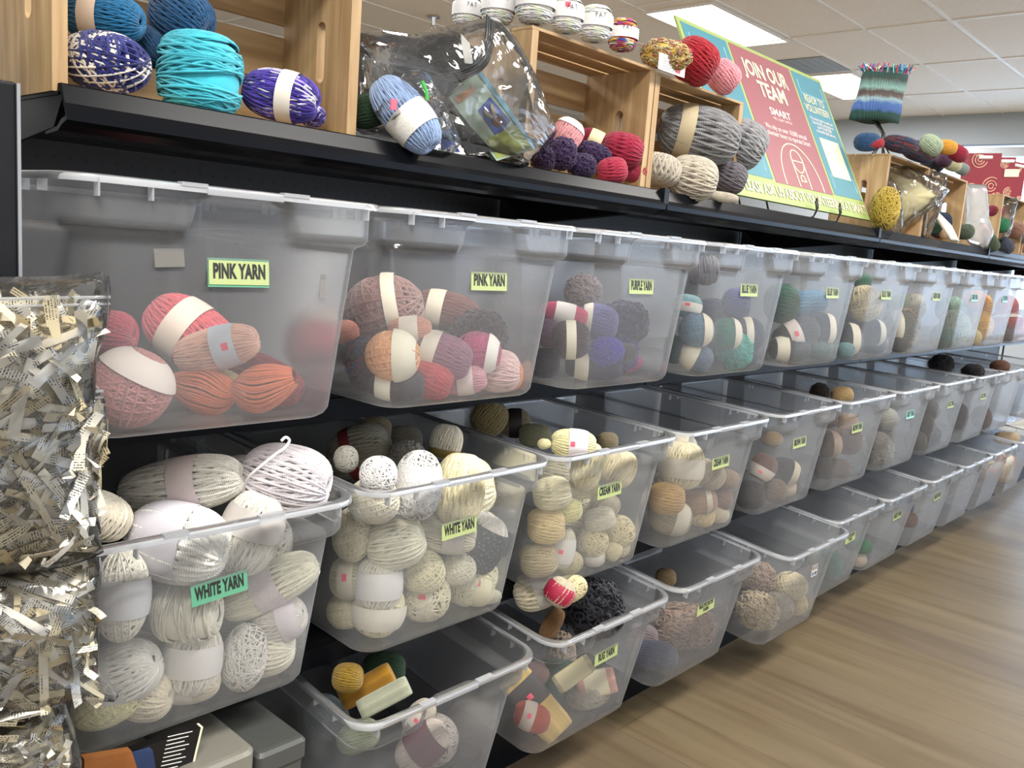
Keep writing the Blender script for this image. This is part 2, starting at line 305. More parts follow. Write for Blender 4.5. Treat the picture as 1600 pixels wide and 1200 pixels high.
YARN={
 'A0':('left PINK YARN bin',[
  ('B',0.051,-0.074,0.923,60,0.0462,0.0448,'c98a86','b.75,.35,e8dcd2','large dusty pink crosshatched ball at the left'),
  ('H',0.196,-0.051,0.909,3,0.0821,0.0302,'e07a50','b0,.16,ece4dc','orange skein pinched in the middle by a white band'),
  ('K',0.185,-0.025,0.958,14,0.0570,0.0277,'eebca6','b.3,.32,c4cad4 s.4','pale peach skein with a grey printed band on top'),
  ('K',0.204,-0.002,0.905,-18,0.0328,0.0216,'efd79a','','small pale yellow skein above the orange one'),
  ('K',0.255,-0.002,0.915,-22,0.0727,0.0317,'8e1a2c','','dark red skein wrapped in clear film at the right'),
  ('K',0.207,0.085,0.962,-35,0.0686,0.0451,'cf5560','b-.2,.3,e0d0c0','big rose red skein with a pale band leaning at the back'),
  ('K',0.090,0.070,0.967,0,0.0300,0.0300,'8c1c34','','dark rose yarn behind the dusty pink ball'),
 ]),
 'A1':('second PINK YARN bin',[
  ('B',0.433,-0.084,0.947,0,0.0396,0.0368,'f0b07c','b.55,.5,e8e2cc','light peach crosshatched ball with a broad cream band'),
  ('K',0.536,-0.077,0.943,-18,0.0501,0.0340,'9c6a80','b-.45,.3,e4dccc','dusty mauve skein with a cream band'),
  ('B',0.609,-0.086,0.946,-10,0.0373,0.0331,'c04a7a','b.7,.3,f0ece4','magenta pink ball under a white tag'),
  ('T',0.509,-0.086,0.907,-20,0.0336,0.0286,'bc424a','','coral red chunky ball on the bin floor'),
  ('K',0.447,-0.080,0.903,-5,0.0422,0.0249,'2c1c2c','b-.5,.35,e6e0cc','near black plum skein with a cream band'),
  ('K',0.582,-0.082,0.904,5,0.0391,0.0257,'e4a8b4','b.1,.4,ecdcd8','pastel pink skein with a pale pink band'),
  ('T',0.664,-0.082,0.912,0,0.0354,0.0343,'e6c4c0','','very pale pink chunky ball on the bin floor'),
  ('B',0.691,-0.084,0.906,0,0.0220,0.0286,'e89460','','small orange ball in the right corner'),
  ('F',0.674,-0.020,0.959,0,0.0476,0.0476,'38222a','','dark plum fuzzy ball at the right wall'),
  ('K',0.499,-0.042,0.978,5,0.0348,0.0219,'e0a48c','b0,.5,e6dccc','pale salmon skein peeping over the peach ball'),
  ('F',0.427,-0.033,0.935,0,0.0332,0.0323,'6a5048','','multicolour brown and blue fuzzy ball at the left'),
  ('F',0.417,-0.042,0.911,0,0.0225,0.0206,'30202a','','dark plum fuzzy ball low at the left'),
  ('B',0.514,0.042,1.003,10,0.0645,0.0541,'8d6b66','b.3,.2,d8d0bc','large mauve brown ball with a narrow band'),
  ('K',0.650,0.041,1.000,-12,0.0601,0.0334,'6e4038','b-.35,.28,d8ccb6','chestnut brown skein with a wide band'),
  ('B',0.412,0.003,0.971,0,0.0194,0.0194,'c47a66','','small terracotta ball at the left wall'),
 ]),
 'A2':('PURPLE YARN bin',[
  ('K',0.839,-0.089,0.961,0,0.0358,0.0335,'35192c','b0,.3,e9e2cc','dark aubergine ball with a crossed cream band'),
  ('F',0.947,-0.091,0.935,10,0.0328,0.0267,'4434a8','','bright violet curly ball'),
  ('C',0.995,-0.103,0.934,0,0.0185,0.0185,'45383e','','small grey brown cake seen end on'),
  ('K',0.942,-0.069,0.905,-3,0.0565,0.0270,'2a2148','b-.5,.28,e9e2cc','navy violet skein with a cream band on the floor'),
  ('K',0.880,-0.037,1.002,-12,0.0455,0.0204,'d8587e','b0,.5,ece6e2','bright pink skein with a white band on top'),
  ('K',0.988,-0.033,0.985,-8,0.0416,0.0353,'65619a','b-.6,.25,d9d2c4','lavender skein with a wide grey band'),
  ('F',1.090,-0.024,0.983,0,0.0492,0.0426,'221a40','','dark violet fluffy ball, largest'),
  ('F',1.082,-0.015,0.925,0,0.0446,0.0474,'3b2c70','','deep purple fluffy ball at the right'),
  ('K',0.827,-0.047,0.968,0,0.0209,0.0256,'7c5c78','','mauve skein at the left wall'),
  ('K',0.836,-0.036,0.911,0,0.0284,0.0272,'201634','','blackish purple skein low at the left'),
  ('K',1.106,-0.038,0.897,20,0.0276,0.0166,'a43a70','','small magenta skein in the right floor corner'),
  ('F',1.068,0.070,1.035,0,0.0377,0.0363,'6c6064','','grey brown fuzzy ball high at the back'),
 ]),
 'A3':('first BLUE YARN bin',[
  ('B',1.270,-0.088,0.971,0,0.0374,0.0360,'5c7c94','b.65,.35,dcd4c0','grey blue crosshatched ball with a cream band'),
  ('K',1.401,-0.091,0.961,0,0.0320,0.0349,'1c7458','b.7,.35,e0d8c4','emerald green skein with a cream band'),
  ('F',1.472,-0.075,0.920,0,0.0407,0.0422,'3cb4a6','','turquoise curly ball'),
  ('K',1.288,-0.083,0.911,-25,0.0379,0.0309,'5a7088','b-.6,.6,d8d0bc','slate blue skein with a big cream band'),
  ('K',1.512,-0.086,0.955,0,0.0338,0.0400,'1a2444','b-.2,.3,e8e0cc','navy skein with a cream band at the right'),
  ('K',1.513,-0.076,0.906,0,0.0370,0.0278,'203048','','midnight blue skein low at the right'),
  ('K',1.294,-0.045,1.019,80,0.0254,0.0311,'90bcc4','b-.2,.5,e8e4dc s0','pale aqua skein with a pink sticker'),
  ('K',1.519,-0.041,1.023,0,0.0320,0.0384,'2a2c6a','','royal blue skein by the right wall'),
  ('K',1.269,-0.038,0.922,0,0.0226,0.0311,'103c48','','dark teal skein at the left wall'),
  ('K',1.489,-0.011,0.915,0,0.0309,0.0371,'50607a','','dull blue skein in the middle of the floor'),
  ('K',1.515,0.020,0.996,0,0.0401,0.0353,'182240','','dark navy skein at the back'),
  ('C',1.524,0.062,1.098,0,0.0374,0.0374,'6c6c76','','grey coil of yarn high at the back'),
 ]),
 'A4':('second BLUE YARN bin',[
  ('K',1.804,-0.076,0.953,20,0.0537,0.0402,'20242e','b-.4,.35,e8dcd4 s-.4','charcoal skein with a pink sticker on its band'),
  ('K',1.929,-0.083,0.961,0,0.0390,0.0425,'181c26','b.5,.3,e8e0cc','black skein with a cream band'),
  ('K',1.776,-0.069,0.911,0,0.0535,0.0335,'1c2028','b-.5,.35,e9e2cc','black skein with a cream band on the floor'),
  ('B',1.928,-0.079,0.913,0,0.0390,0.0354,'587a72','','sage green ball on the floor'),
  ('K',1.782,-0.029,1.026,0,0.0437,0.0504,'12503e','','forest green skein in clear film at the left'),
  ('T',1.927,-0.027,1.025,10,0.0601,0.0354,'2c6480','','steel blue chunky skein in the middle'),
  ('K',1.933,-0.030,0.910,0,0.0287,0.0322,'5c6478','','slate skein on the floor'),
  ('K',1.940,-0.040,0.990,0,0.0325,0.0325,'283a50','','deep blue skein at mid-height'),
  ('K',1.828,-0.026,0.930,0,0.0309,0.0309,'2c5c50','','dull green skein low at the left'),
  ('K',1.939,-0.037,0.905,0,0.0262,0.0262,'34465c','','dusk blue skein at the right wall'),
  ('B',1.938,0.015,1.026,0,0.0349,0.0388,'38606a','','dusty teal ball at the right back'),
 ]),
 'A5':('third BLUE YARN bin',[
  ('B',2.207,-0.081,1.033,0,0.0489,0.0527,'c8bc94','','large cream ball on top'),
  ('K',2.128,-0.079,0.929,0,0.0370,0.0444,'16203c','b.3,.4,e8e0cc','navy skein with a cream band'),
  ('K',2.296,-0.085,0.945,0,0.0349,0.0387,'202a44','b.6,.35,dcd8cc','dark blue skein with a pale band'),
  ('K',2.323,-0.082,0.909,0,0.0352,0.0313,'3a5870','','denim blue skein on the floor'),
  ('K',2.084,-0.093,0.900,0,0.0255,0.0219,'6c9ca0','','pale teal skein on the floor'),
  ('B',2.356,-0.042,1.008,0,0.0285,0.0366,'9ca49c','','pale grey green ball at the right'),
  ('K',2.344,-0.004,0.964,0,0.0406,0.0406,'3c4c60','','slate blue skein in the middle'),
  ('K',2.350,-0.034,0.945,0,0.0290,0.0373,'2c3c4c','','dark teal blue skein by the right wall'),
  ('K',2.351,-0.030,0.902,0,0.0322,0.0241,'24506a','','petrol blue skein on the floor'),
  ('B',2.371,-0.004,1.096,0,0.0272,0.0251,'286450','','green ball high at the back'),
 ]),
 'A6':('faintly labelled top bin',[
  ('K',2.546,-0.077,0.960,0,0.0414,0.0497,'56584c','b-.6,.4,e8e2d0','olive grey skein with a cream band'),
  ('K',2.524,-0.088,0.905,0,0.0289,0.0268,'2a2820','','dark olive skein on the floor'),
  ('F',2.758,-0.007,0.956,0,0.0552,0.0644,'94846c','','tan yarn bundled in clear film'),
  ('K',2.775,-0.000,1.015,0,0.0541,0.0451,'6c7864','','moss green skein on top'),
  ('K',2.770,-0.015,0.920,0,0.0467,0.0421,'a8987c','','sand coloured skein on the floor'),
  ('B',2.784,-0.036,1.019,0,0.0320,0.0457,'b0aca0','','grey beige ball by the right wall'),
 ]),
 'A7':('top bin with a teal label',[
  ('B',3.167,-0.062,0.945,0,0.0487,0.0681,'aabcaa','','pale mint ball'),
  ('K',2.939,-0.084,0.919,0,0.0274,0.0410,'104838','','bottle green skein at the left'),
  ('K',3.040,-0.079,0.911,0,0.0375,0.0328,'28584c','','sea green skein on the floor'),
  ('K',3.193,-0.018,1.010,0,0.0370,0.0444,'145c3c','','dark green skein at the back'),
  ('B',3.197,-0.038,1.020,0,0.0350,0.0400,'8cb09c','','light green ball on top'),
  ('K',3.188,-0.022,0.909,0,0.0411,0.0308,'c0c8bc','','greyish mint skein on the floor'),
 ]),
 'A8':('yellow yarn bin',[
  ('B',3.464,-0.070,0.951,0,0.0462,0.0565,'e0ae50','','golden yellow ball'),
  ('B',3.342,-0.090,0.908,0,0.0248,0.0298,'dcc890','','small cream ball'),
  ('B',3.486,-0.034,1.045,0,0.0465,0.0414,'d88a3c','','orange ball at the back'),
  ('K',3.597,-0.029,1.019,0,0.0380,0.0542,'e0a850','','amber skein at the right'),
  ('K',3.596,-0.019,0.911,0,0.0439,0.0329,'d8c060','','mustard skein on the floor'),
 ]),
 'A9':('last red yarn bin',[
  ('K',3.900,-0.061,0.961,90,0.0336,0.0616,'c02c1c','b.8,.3,e8dcd4','scarlet skein with a pale end'),
  ('B',3.987,-0.060,0.941,0,0.0471,0.0647,'d8888c','','pink ball'),
  ('K',3.837,-0.085,0.906,0,0.0332,0.0277,'50302c','','dark brown skein on the floor'),
  ('B',4.006,-0.028,1.020,0,0.0414,0.0532,'c8505c','','rose red ball on top'),
  ('K',3.997,-0.016,0.942,0,0.0434,0.0558,'b02c3c','','crimson skein at the right'),
 ]),
 'B0':('first WHITE YARN bin',[
  ('K',0.275,-0.059,0.775,-8,0.0619,0.0493,'d6d0d4','','large lavender white ball at the top right corner'),
  ('T',0.125,-0.049,0.712,-12,0.0641,0.0493,'eeece4','b-.3,.62,cdcad2','large white skein with a wide grey band at the rim'),
  ('K',0.216,-0.069,0.714,70,0.0567,0.0396,'e2dfd4','b.35,.4,c8c2be','off-white skein standing in the middle of the rim'),
  ('T',0.264,-0.044,0.618,28,0.0764,0.0309,'eeead0','b0,.3,dccfd0p','cream skein slanting up with a printed pink band'),
  ('C',0.137,-0.053,0.615,0,0.0418,0.0385,'f0ecd8','','ivory ball wound sideways under the rim'),
  ('K',0.277,-0.050,0.565,18,0.0406,0.0314,'e0dad0','b.55,.4,d4ccd0','off-white skein with a grey band near the right wall'),
  ('B',0.044,-0.070,0.668,88,0.0556,0.0309,'ece8d8','b0,.5,d2d2d4','tall white skein with a wide grey band at the left'),
  ('K',0.149,-0.044,0.545,86,0.0479,0.0376,'efe9da','b.05,.5,dcd8d2','white skein with a grey band standing mid-bin'),
  ('M',0.224,-0.050,0.525,80,0.0447,0.0295,'e9e5dc','','loose stringy white yarn tangle'),
  ('K',0.265,-0.033,0.521,10,0.0435,0.0398,'ece6d0','b-.3,.45,e0dcd8','cream skein with a white band near the right floor'),
  ('K',0.056,-0.039,0.549,25,0.0517,0.0388,'ece9df','b-.1,.3,dcdcd8','pale white skein leaning left low in the bin'),
  ('T',0.088,-0.044,0.512,0,0.0315,0.0315,'e2d6bc','','cream curly knot of yarn near the floor'),
  ('T',0.146,-0.037,0.508,5,0.0434,0.0269,'cfc4ac','b0,.4,e6e2da','beige skein with a white band on the floor'),
  ('B',0.042,-0.037,0.516,28,0.0470,0.0292,'ebe6ac','','pale yellow white skein in the left floor corner'),
  ('M',0.221,-0.033,0.506,0,0.0245,0.0245,'ece8dd','','small stringy white ball on the floor'),
  ('T',0.155,0.003,0.771,10,0.0839,0.0360,'cfccc2','b.15,.26,c9bcba','long off-white chunky skein heaped at the back'),
  ('B',0.275,0.000,0.668,0,0.0437,0.0485,'d8d4c8','','smooth ivory ball behind the right collar'),
  ('K',0.281,0.007,0.503,15,0.0333,0.0176,'d8c8c0','','small pinkish white skein on the floor'),
  ('K',0.038,-0.026,0.757,60,0.0266,0.0344,'dcd4c0','','ivory skein at the left rim by the paper bags'),
  ('T',0.229,0.005,0.502,10,0.0282,0.0188,'d8cfbc','','beige chunky skein low behind the floor row'),
  ('K',0.251,0.019,0.768,0,0.0256,0.0275,'b8b4b0','','small greyish white ball behind the lavender white one'),
  ('K',0.248,0.059,0.541,0,0.0326,0.0288,'d8d2c4','','off-white skein glimpsed between the front ones'),
  ('K',0.148,0.049,0.630,0,0.0356,0.0320,'ddd8c8','','ivory skein deep behind the tall banded one'),
  ('B',0.230,0.049,0.621,20,0.0356,0.0318,'d9d4c6','','off-white ball deep behind the rim skein'),
  ('K',0.153,0.066,0.528,0,0.0365,0.0329,'dad4c4','','cream skein deep at the lower left'),
  ('B',0.255,0.069,0.518,0,0.0331,0.0331,'dcd6c8','','off-white ball deep behind the middle skeins'),
  ('K',0.275,0.068,0.515,0,0.0344,0.0303,'dcd4c6','','beige white skein deep at the right'),
 ]),
 'B1':('second WHITE YARN bin',[
  ('K',0.683,-0.037,0.596,60,0.0584,0.0514,'d4d0c6','b0,.8,2c3438p','white skein with a large charcoal printed label'),
  ('M',0.412,-0.091,0.771,0,0.0262,0.0262,'efedea','','white curly yarn at the left rim corner'),
  ('M',0.505,-0.076,0.737,85,0.0524,0.0363,'eae8e4','b.15,.6,dcdadc','white loopy skein in a white band at the rim'),
  ('T',0.607,-0.067,0.713,85,0.0599,0.0406,'f1e6ba','','tall cream chunky skein in the rim middle'),
  ('B',0.427,-0.065,0.722,0,0.0388,0.0350,'e6e0c8','','ivory ball behind the left collar'),
  ('K',0.485,-0.054,0.640,20,0.0469,0.0408,'eeead0','','smooth cream ball under the left collar'),
  ('K',0.594,-0.047,0.632,-8,0.0584,0.0314,'e9e4cc','b.4,.36,dcd8d0p','cream skein with a printed band under the label'),
  ('K',0.464,-0.041,0.574,88,0.0429,0.0378,'ebe6d6','b0,.6,dedcd8','white skein with a broad band, second from the floor'),
  ('B',0.550,-0.051,0.576,20,0.0361,0.0361,'eae2bc','','cream crosshatched ball in the middle'),
  ('B',0.625,-0.055,0.566,10,0.0330,0.0286,'e9e4cc','','small ivory ball right of the crosshatched one'),
  ('B',0.474,-0.032,0.526,85,0.0458,0.0427,'eee6be','b-.25,.5,e2dccc','cream ball with a pale band on the floor'),
  ('M',0.575,-0.032,0.522,0,0.0416,0.0416,'eae2c0','b.1,.4,e2dccc s0','loose cream skein with a pink sticker on the floor'),
  ('M',0.684,-0.031,0.526,40,0.0485,0.0416,'ece6c4','b.1,.28,e0dccc','loose cream skein with a slanting band'),
  ('K',0.693,-0.041,0.520,0,0.0318,0.0401,'e9e0b8','b.1,.9,e9e2be s.1','cream yarn wrapped in a yellowish card with a sticker'),
  ('M',0.713,-0.058,0.493,10,0.0187,0.0117,'ece8d0','','small white knot in the right floor corner'),
  ('T',0.686,0.010,0.683,10,0.0606,0.0533,'f0e8c4','b-.35,.55,48606a','cream skein with a dark teal label at the rim'),
  ('B',0.434,-0.007,0.650,0,0.0302,0.0423,'dcd4b4','','pale buff ball at the left wall'),
  ('K',0.434,-0.002,0.577,0,0.0285,0.0326,'d6ceb0','b0,.5,d4ccb8 s0','buff skein with a pink sticker at the left wall'),
  ('B',0.437,0.006,0.517,0,0.0287,0.0287,'dcd2ae','','buff ball in the left floor corner'),
  ('K',0.652,0.021,0.770,80,0.0316,0.0283,'e2dece','b-.7,.3,8c7c44','white skein with an olive band sticking up'),
  ('M',0.429,0.011,0.770,0,0.0181,0.0201,'dcd8cc','','white looped hank end at the left back'),
  ('F',0.566,0.022,0.754,0,0.0282,0.0261,'9c9a94','','grey yarn bundled in clear film'),
  ('K',0.601,0.049,0.643,0,0.0385,0.0339,'dcd6c2','','ivory skein deep under the loopy skein'),
  ('B',0.700,0.055,0.619,0,0.0398,0.0373,'d8d4c2','','off-white ball deep by the right wall'),
  ('B',0.626,0.076,0.523,0,0.0401,0.0378,'d8d0b8','','buff ball deep behind the floor row'),
  ('K',0.689,0.074,0.524,0,0.0417,0.0392,'d6d0ba','','buff skein deep behind the crosshatched ball'),
  ('K',0.689,0.075,0.523,0,0.0407,0.0382,'d4d0c0','','grey white skein deep behind the charcoal label'),
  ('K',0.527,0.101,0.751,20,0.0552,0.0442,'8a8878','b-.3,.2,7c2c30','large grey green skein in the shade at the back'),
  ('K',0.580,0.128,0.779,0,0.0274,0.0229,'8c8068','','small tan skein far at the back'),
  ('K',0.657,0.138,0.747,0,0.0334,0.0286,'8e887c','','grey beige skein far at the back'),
 ]),
 'B2':('first CREAM YARN bin',[
  ('K',0.888,-0.079,0.760,-5,0.0435,0.0278,'efe8b4','b.2,.5,e0dce0 s-.1','cream skein with pink sticker lying on the rim'),
  ('T',0.935,-0.079,0.711,80,0.0471,0.0297,'e8deb0','','cream chunky skein behind the left collar'),
  ('K',1.055,-0.070,0.689,70,0.0393,0.0354,'ecdfb8','','smooth cream ball under the rim'),
  ('T',0.848,-0.069,0.668,10,0.0361,0.0301,'e8e0bc','','cream chunky ball left of the label'),
  ('K',0.948,-0.066,0.663,10,0.0314,0.0226,'e9e0b4','','cream skein end under the collar'),
  ('B',0.899,-0.069,0.627,0,0.0296,0.0247,'ece6a4','','pale yellow ball'),
  ('K',0.855,-0.056,0.600,0,0.0366,0.0342,'ecd49a','','golden cream ball at the left'),
  ('K',1.019,-0.060,0.583,15,0.0340,0.0248,'e8e0c8','','off-white skein below the label'),
  ('K',0.907,-0.057,0.545,82,0.0414,0.0263,'e0d9c6','b-.1,.7,d8d4cc s-.1','ivory skein with a pink sticker standing near the floor'),
  ('M',1.016,-0.049,0.534,60,0.0316,0.0316,'e6d8ac','','curly cream hank near the floor'),
  ('M',1.108,-0.045,0.534,20,0.0371,0.0344,'e9dbae','','curly pale gold hank at the right'),
  ('K',1.082,-0.055,0.502,60,0.0217,0.0203,'e8dcb0','','small cream ball on the floor'),
  ('B',1.116,-0.050,0.505,0,0.0224,0.0252,'e2d6b4','','small ivory ball in the right floor corner'),
  ('K',0.854,-0.045,0.529,10,0.0367,0.0330,'c8b890','','tan ball in the left floor corner'),
  ('M',0.940,-0.048,0.504,10,0.0308,0.0231,'dccfa4','','loose beige yarn on the floor'),
  ('K',1.023,-0.051,0.504,0,0.0238,0.0238,'e6dec8','b0,.9,e0dcd4','white banded skein on the floor'),
  ('M',0.834,-0.052,0.761,0,0.0119,0.0095,'e8e0b0','','tiny loops of cream yarn at the rim corner'),
  ('K',1.117,-0.002,0.584,60,0.0270,0.0312,'d8cfb4','','ivory skein right of the label'),
  ('K',0.858,-0.021,0.638,60,0.0160,0.0222,'3c4048','b0,.5,24345c','dark skein with a navy label at the left wall'),
  ('K',1.138,0.022,0.716,0,0.0227,0.0199,'a09478','','dull tan ball behind the rim'),
  ('B',1.118,0.052,0.568,0,0.0284,0.0284,'a89e8c','','grey tan ball behind the label'),
  ('K',1.100,0.075,0.525,0,0.0430,0.0402,'d6ccb0','','beige skein deep in the middle'),
  ('B',1.101,0.077,0.524,0,0.0395,0.0395,'cfc4a6','','tan ball deep at the right'),
  ('K',1.002,0.047,0.657,0,0.0376,0.0349,'dcd4b8','','cream skein deep under the collar'),
  ('B',1.109,0.061,0.579,0,0.0382,0.0382,'d2c8ac','','dull cream ball deep behind the label'),
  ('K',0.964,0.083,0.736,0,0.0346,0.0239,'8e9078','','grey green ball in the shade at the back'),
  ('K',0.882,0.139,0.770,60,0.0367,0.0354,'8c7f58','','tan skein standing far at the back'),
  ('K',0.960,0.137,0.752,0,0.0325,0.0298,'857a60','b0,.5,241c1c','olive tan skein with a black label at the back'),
 ]),
 'B3':('second CREAM YARN bin',[
  ('K',1.338,-0.048,0.652,85,0.0546,0.0502,'ddd2ac','b-.1,.5,cfc6b4','large beige skein in a broad band'),
  ('K',1.456,-0.055,0.615,60,0.0339,0.0385,'b4a68c','','taupe skein under the label'),
  ('K',1.534,-0.059,0.596,70,0.0238,0.0317,'a48e76','','light brown skein at the right'),
  ('K',1.287,-0.049,0.582,0,0.0408,0.0364,'c8a060','','golden tan ball at the left'),
  ('K',1.442,-0.045,0.548,5,0.0432,0.0309,'ae8868','b.5,.2,c8bca8','pinkish brown skein with a thin band'),
  ('K',1.533,-0.055,0.543,0,0.0257,0.0289,'907464','','brown skein by the right wall'),
  ('K',1.344,-0.027,0.522,-15,0.0513,0.0407,'aea080','b.55,.4,c8c0ac','khaki skein with a printed band on the floor'),
  ('K',1.461,-0.042,0.507,80,0.0266,0.0328,'dcc490','','straw coloured skein on the floor'),
  ('K',1.525,-0.043,0.505,70,0.0240,0.0321,'d6c8a8','','pale beige skein on the floor'),
  ('B',1.536,-0.055,0.501,0,0.0211,0.0211,'d8d4c0','','small off-white ball at the right wall'),
  ('B',1.387,-0.004,0.685,0,0.0426,0.0304,'d4ccb8','','ivory ball behind the collar'),
  ('K',1.515,0.074,0.549,0,0.0472,0.0438,'c0b498','','beige skein deep behind the banded one'),
  ('K',1.513,0.080,0.526,0,0.0444,0.0410,'a89478','','brown beige skein deep at mid-height'),
  ('B',1.520,0.072,0.520,0,0.0355,0.0355,'b8ac90','','tan ball deep by the floor'),
 ]),
 'B4':('first BROWN YARN bin',[
  ('K',1.733,-0.057,0.596,60,0.0355,0.0338,'70483c','b-.5,.5,d8cfc0 s-.5','reddish brown skein with a sticker on its band'),
  ('K',1.894,-0.045,0.560,-20,0.0428,0.0357,'2c2424','b.6,.3,d0c4a8','black brown skein with a tan band'),
  ('K',1.919,-0.049,0.513,0,0.0324,0.0252,'3c3230','b0,.6,d2c6b0','dark brown skein in a pale band'),
  ('K',1.845,-0.046,0.512,0,0.0300,0.0317,'80664a','','camel brown skein on the floor'),
  ('K',1.710,-0.041,0.519,0,0.0372,0.0372,'20161a','','nearly black ball in the left floor corner'),
  ('B',1.978,0.042,0.624,0,0.0299,0.0224,'8c7858','','tan ball at the back'),
 ]),
 'B5':('second BROWN YARN bin',[
  ('K',2.152,-0.056,0.610,0,0.0344,0.0382,'44322a','b.5,.5,a48c78','dark brown skein with a tan band'),
  ('K',2.311,-0.049,0.602,0,0.0400,0.0440,'6a4c38','','medium brown skein'),
  ('K',2.140,-0.051,0.539,0,0.0268,0.0345,'2a201c','','black brown skein low at the left'),
  ('K',2.280,-0.040,0.513,0,0.0400,0.0320,'5a4436','','brown skein on the floor'),
  ('K',2.267,-0.029,0.746,0,0.0335,0.0256,'a48a60','','camel ball behind the rim'),
  ('B',2.391,-0.009,0.641,0,0.0332,0.0332,'8c7458','','tan ball under the rim'),
  ('K',2.198,-0.016,0.674,0,0.0351,0.0273,'4c3c30','','umber skein under the rim'),
  ('F',2.219,0.022,0.751,0,0.0276,0.0256,'241a14','','dark brown fuzzy ball behind the rim'),
 ]),
 'B6':('GREY YARN bin',[
  ('F',2.653,-0.029,0.529,0,0.0441,0.0485,'a4a090','','grey cream yarn in clear film'),
  ('K',2.545,-0.056,0.577,0,0.0337,0.0295,'807c74','','grey skein in the middle'),
  ('K',2.798,0.018,0.543,0,0.0422,0.0469,'706a64','','dark grey skein by the right'),
  ('K',2.720,0.021,0.519,0,0.0409,0.0364,'8c8c84','','light grey skein on the floor'),
  ('B',2.776,0.003,0.616,0,0.0409,0.0409,'94948c','','pale grey ball high in the bin'),
 ]),
 'B7':('bin beside GREY YARN',[
  ('K',3.024,-0.044,0.578,0,0.0382,0.0477,'2c2620','','black brown skein'),
  ('F',3.154,-0.028,0.525,0,0.0446,0.0446,'1c1a18','','black fuzzy ball'),
  ('K',2.981,-0.041,0.525,0,0.0376,0.0376,'3c342c','','dark brown skein on the floor at the left'),
  ('B',3.235,0.001,0.611,0,0.0353,0.0404,'3c3c40','','charcoal ball high in the bin'),
 ]),
 'B8':('middle-row bin with black yarn on top',[
  ('K',3.460,-0.044,0.575,0,0.0314,0.0524,'241c28','','dark purple skein'),
  ('F',3.667,-0.019,0.744,0,0.0447,0.0308,'121018','','black frizzy ball at the rim'),
  ('F',3.414,0.036,0.780,0,0.0470,0.0365,'14121c','','black fluffy ball poking above the rim'),
 ]),
 'B9':('middle-row bin next to last',[
  ('K',3.854,-0.034,0.531,0,0.0341,0.0512,'54382c','','brown skein'),
  ('B',4.083,-0.020,0.746,0,0.0435,0.0311,'5c3c2c','','brown mixed ball on top'),
 ]),
 'C1':('bottom-row unlabelled bin',[
  ('P',0.445,-0.094,0.406,28,0.0442,0.0161,'a4a892','','pale green white pack in clear film'),
  ('K',0.576,-0.049,0.251,40,0.0512,0.0334,'c8bcb0','b.2,.6,603c48','beige skein with a plum oval label'),
  ('P',0.459,-0.033,0.395,30,0.0480,0.0188,'9c7014','','mustard yellow pack in clear film'),
  ('M',0.681,0.043,0.179,0,0.0512,0.0460,'a8a098','','grey stringy yarn low in the bin'),
  ('K',0.597,-0.014,0.282,50,0.0342,0.0228,'b8b0a0','b0,.5,d4ccc0 s0','grey beige skein with a sticker'),
  ('K',0.410,-0.045,0.431,0,0.0241,0.0221,'8c7020','','dull gold ball left of the mustard pack'),
  ('K',0.465,-0.010,0.294,20,0.0363,0.0257,'7c8468','','sage grey skein low at the left'),
  ('K',0.550,0.034,0.369,0,0.0383,0.0293,'2c4c34','s0','dark green skein at the back'),
  ('K',0.441,0.047,0.312,-40,0.0368,0.0324,'4c5458','','slate grey skein in film at the left wall'),
 ]),
 'C2':('RUG YARN bin',[
  ('T',0.860,-0.099,0.479,60,0.0261,0.0284,'b0a890','b0,.8,9c1c3c','skein with a crimson round label'),
  ('M',0.906,-0.079,0.465,20,0.0401,0.0250,'dcd0a4','','cream looped hank at the rim'),
  ('F',1.038,-0.052,0.384,0,0.0618,0.0591,'0c0c18','','large black ball in the middle'),
  ('P',0.930,-0.006,0.187,-50,0.0801,0.0374,'ecca78','b-.35,.38,3c3838 s-.35','yellow yarn pack with a dark label, slanting at the left'),
  ('K',0.884,-0.037,0.187,-20,0.0379,0.0278,'b84c38','b-.3,.4,c8b8ac s-.3','brick red skein low at the left'),
  ('K',0.953,-0.034,0.150,20,0.0349,0.0201,'e09078','','coral skein in the left floor corner'),
  ('P',0.978,-0.062,0.260,35,0.0449,0.0198,'c8bc90','b0,.8,d4c898p','tan skein in a printed paper wrapper'),
  ('P',1.099,-0.035,0.187,12,0.0450,0.0281,'e0a894','b0,.6,e6dcb8p','pale peach skein in a cream wrapper'),
  ('M',1.091,-0.024,0.158,15,0.0454,0.0284,'b8b0a0','','grey beige loose yarn on the floor'),
  ('T',0.873,-0.029,0.457,20,0.0446,0.0372,'b8b098','b.4,.5,a8a49c','grey beige chunky skein at the back left'),
  ('K',0.918,-0.041,0.378,60,0.0360,0.0180,'7c5a38','','bronze coloured skein in film at the rim'),
  ('K',1.079,0.042,0.173,-10,0.0520,0.0404,'38584c','','dark green skein in the middle'),
  ('K',0.967,0.041,0.211,40,0.0411,0.0274,'8c6c68','','mauve brown skein at the left wall'),
  ('F',1.127,0.092,0.192,0,0.0354,0.0547,'b0a090','','beige yarn in film at the right wall'),
 ]),
 'C3':('MULTICOLOR YARN bin',[
  ('F',1.522,0.007,0.186,0,0.0797,0.0564,'8c7464','','big brown mixed bundle in clear film'),
  ('K',1.365,-0.012,0.162,-5,0.0595,0.0344,'3c4058','','slate skein on the floor'),
  ('K',1.548,0.045,0.177,15,0.0644,0.0394,'4a4c64','','dark blue grey skein behind the brown bundle'),
  ('K',1.395,0.047,0.172,0,0.0419,0.0386,'7c6c70','','mauve grey skein at the left wall'),
  ('F',1.559,0.091,0.174,0,0.0469,0.0361,'988470','','fawn fluffy ball behind the bundle'),
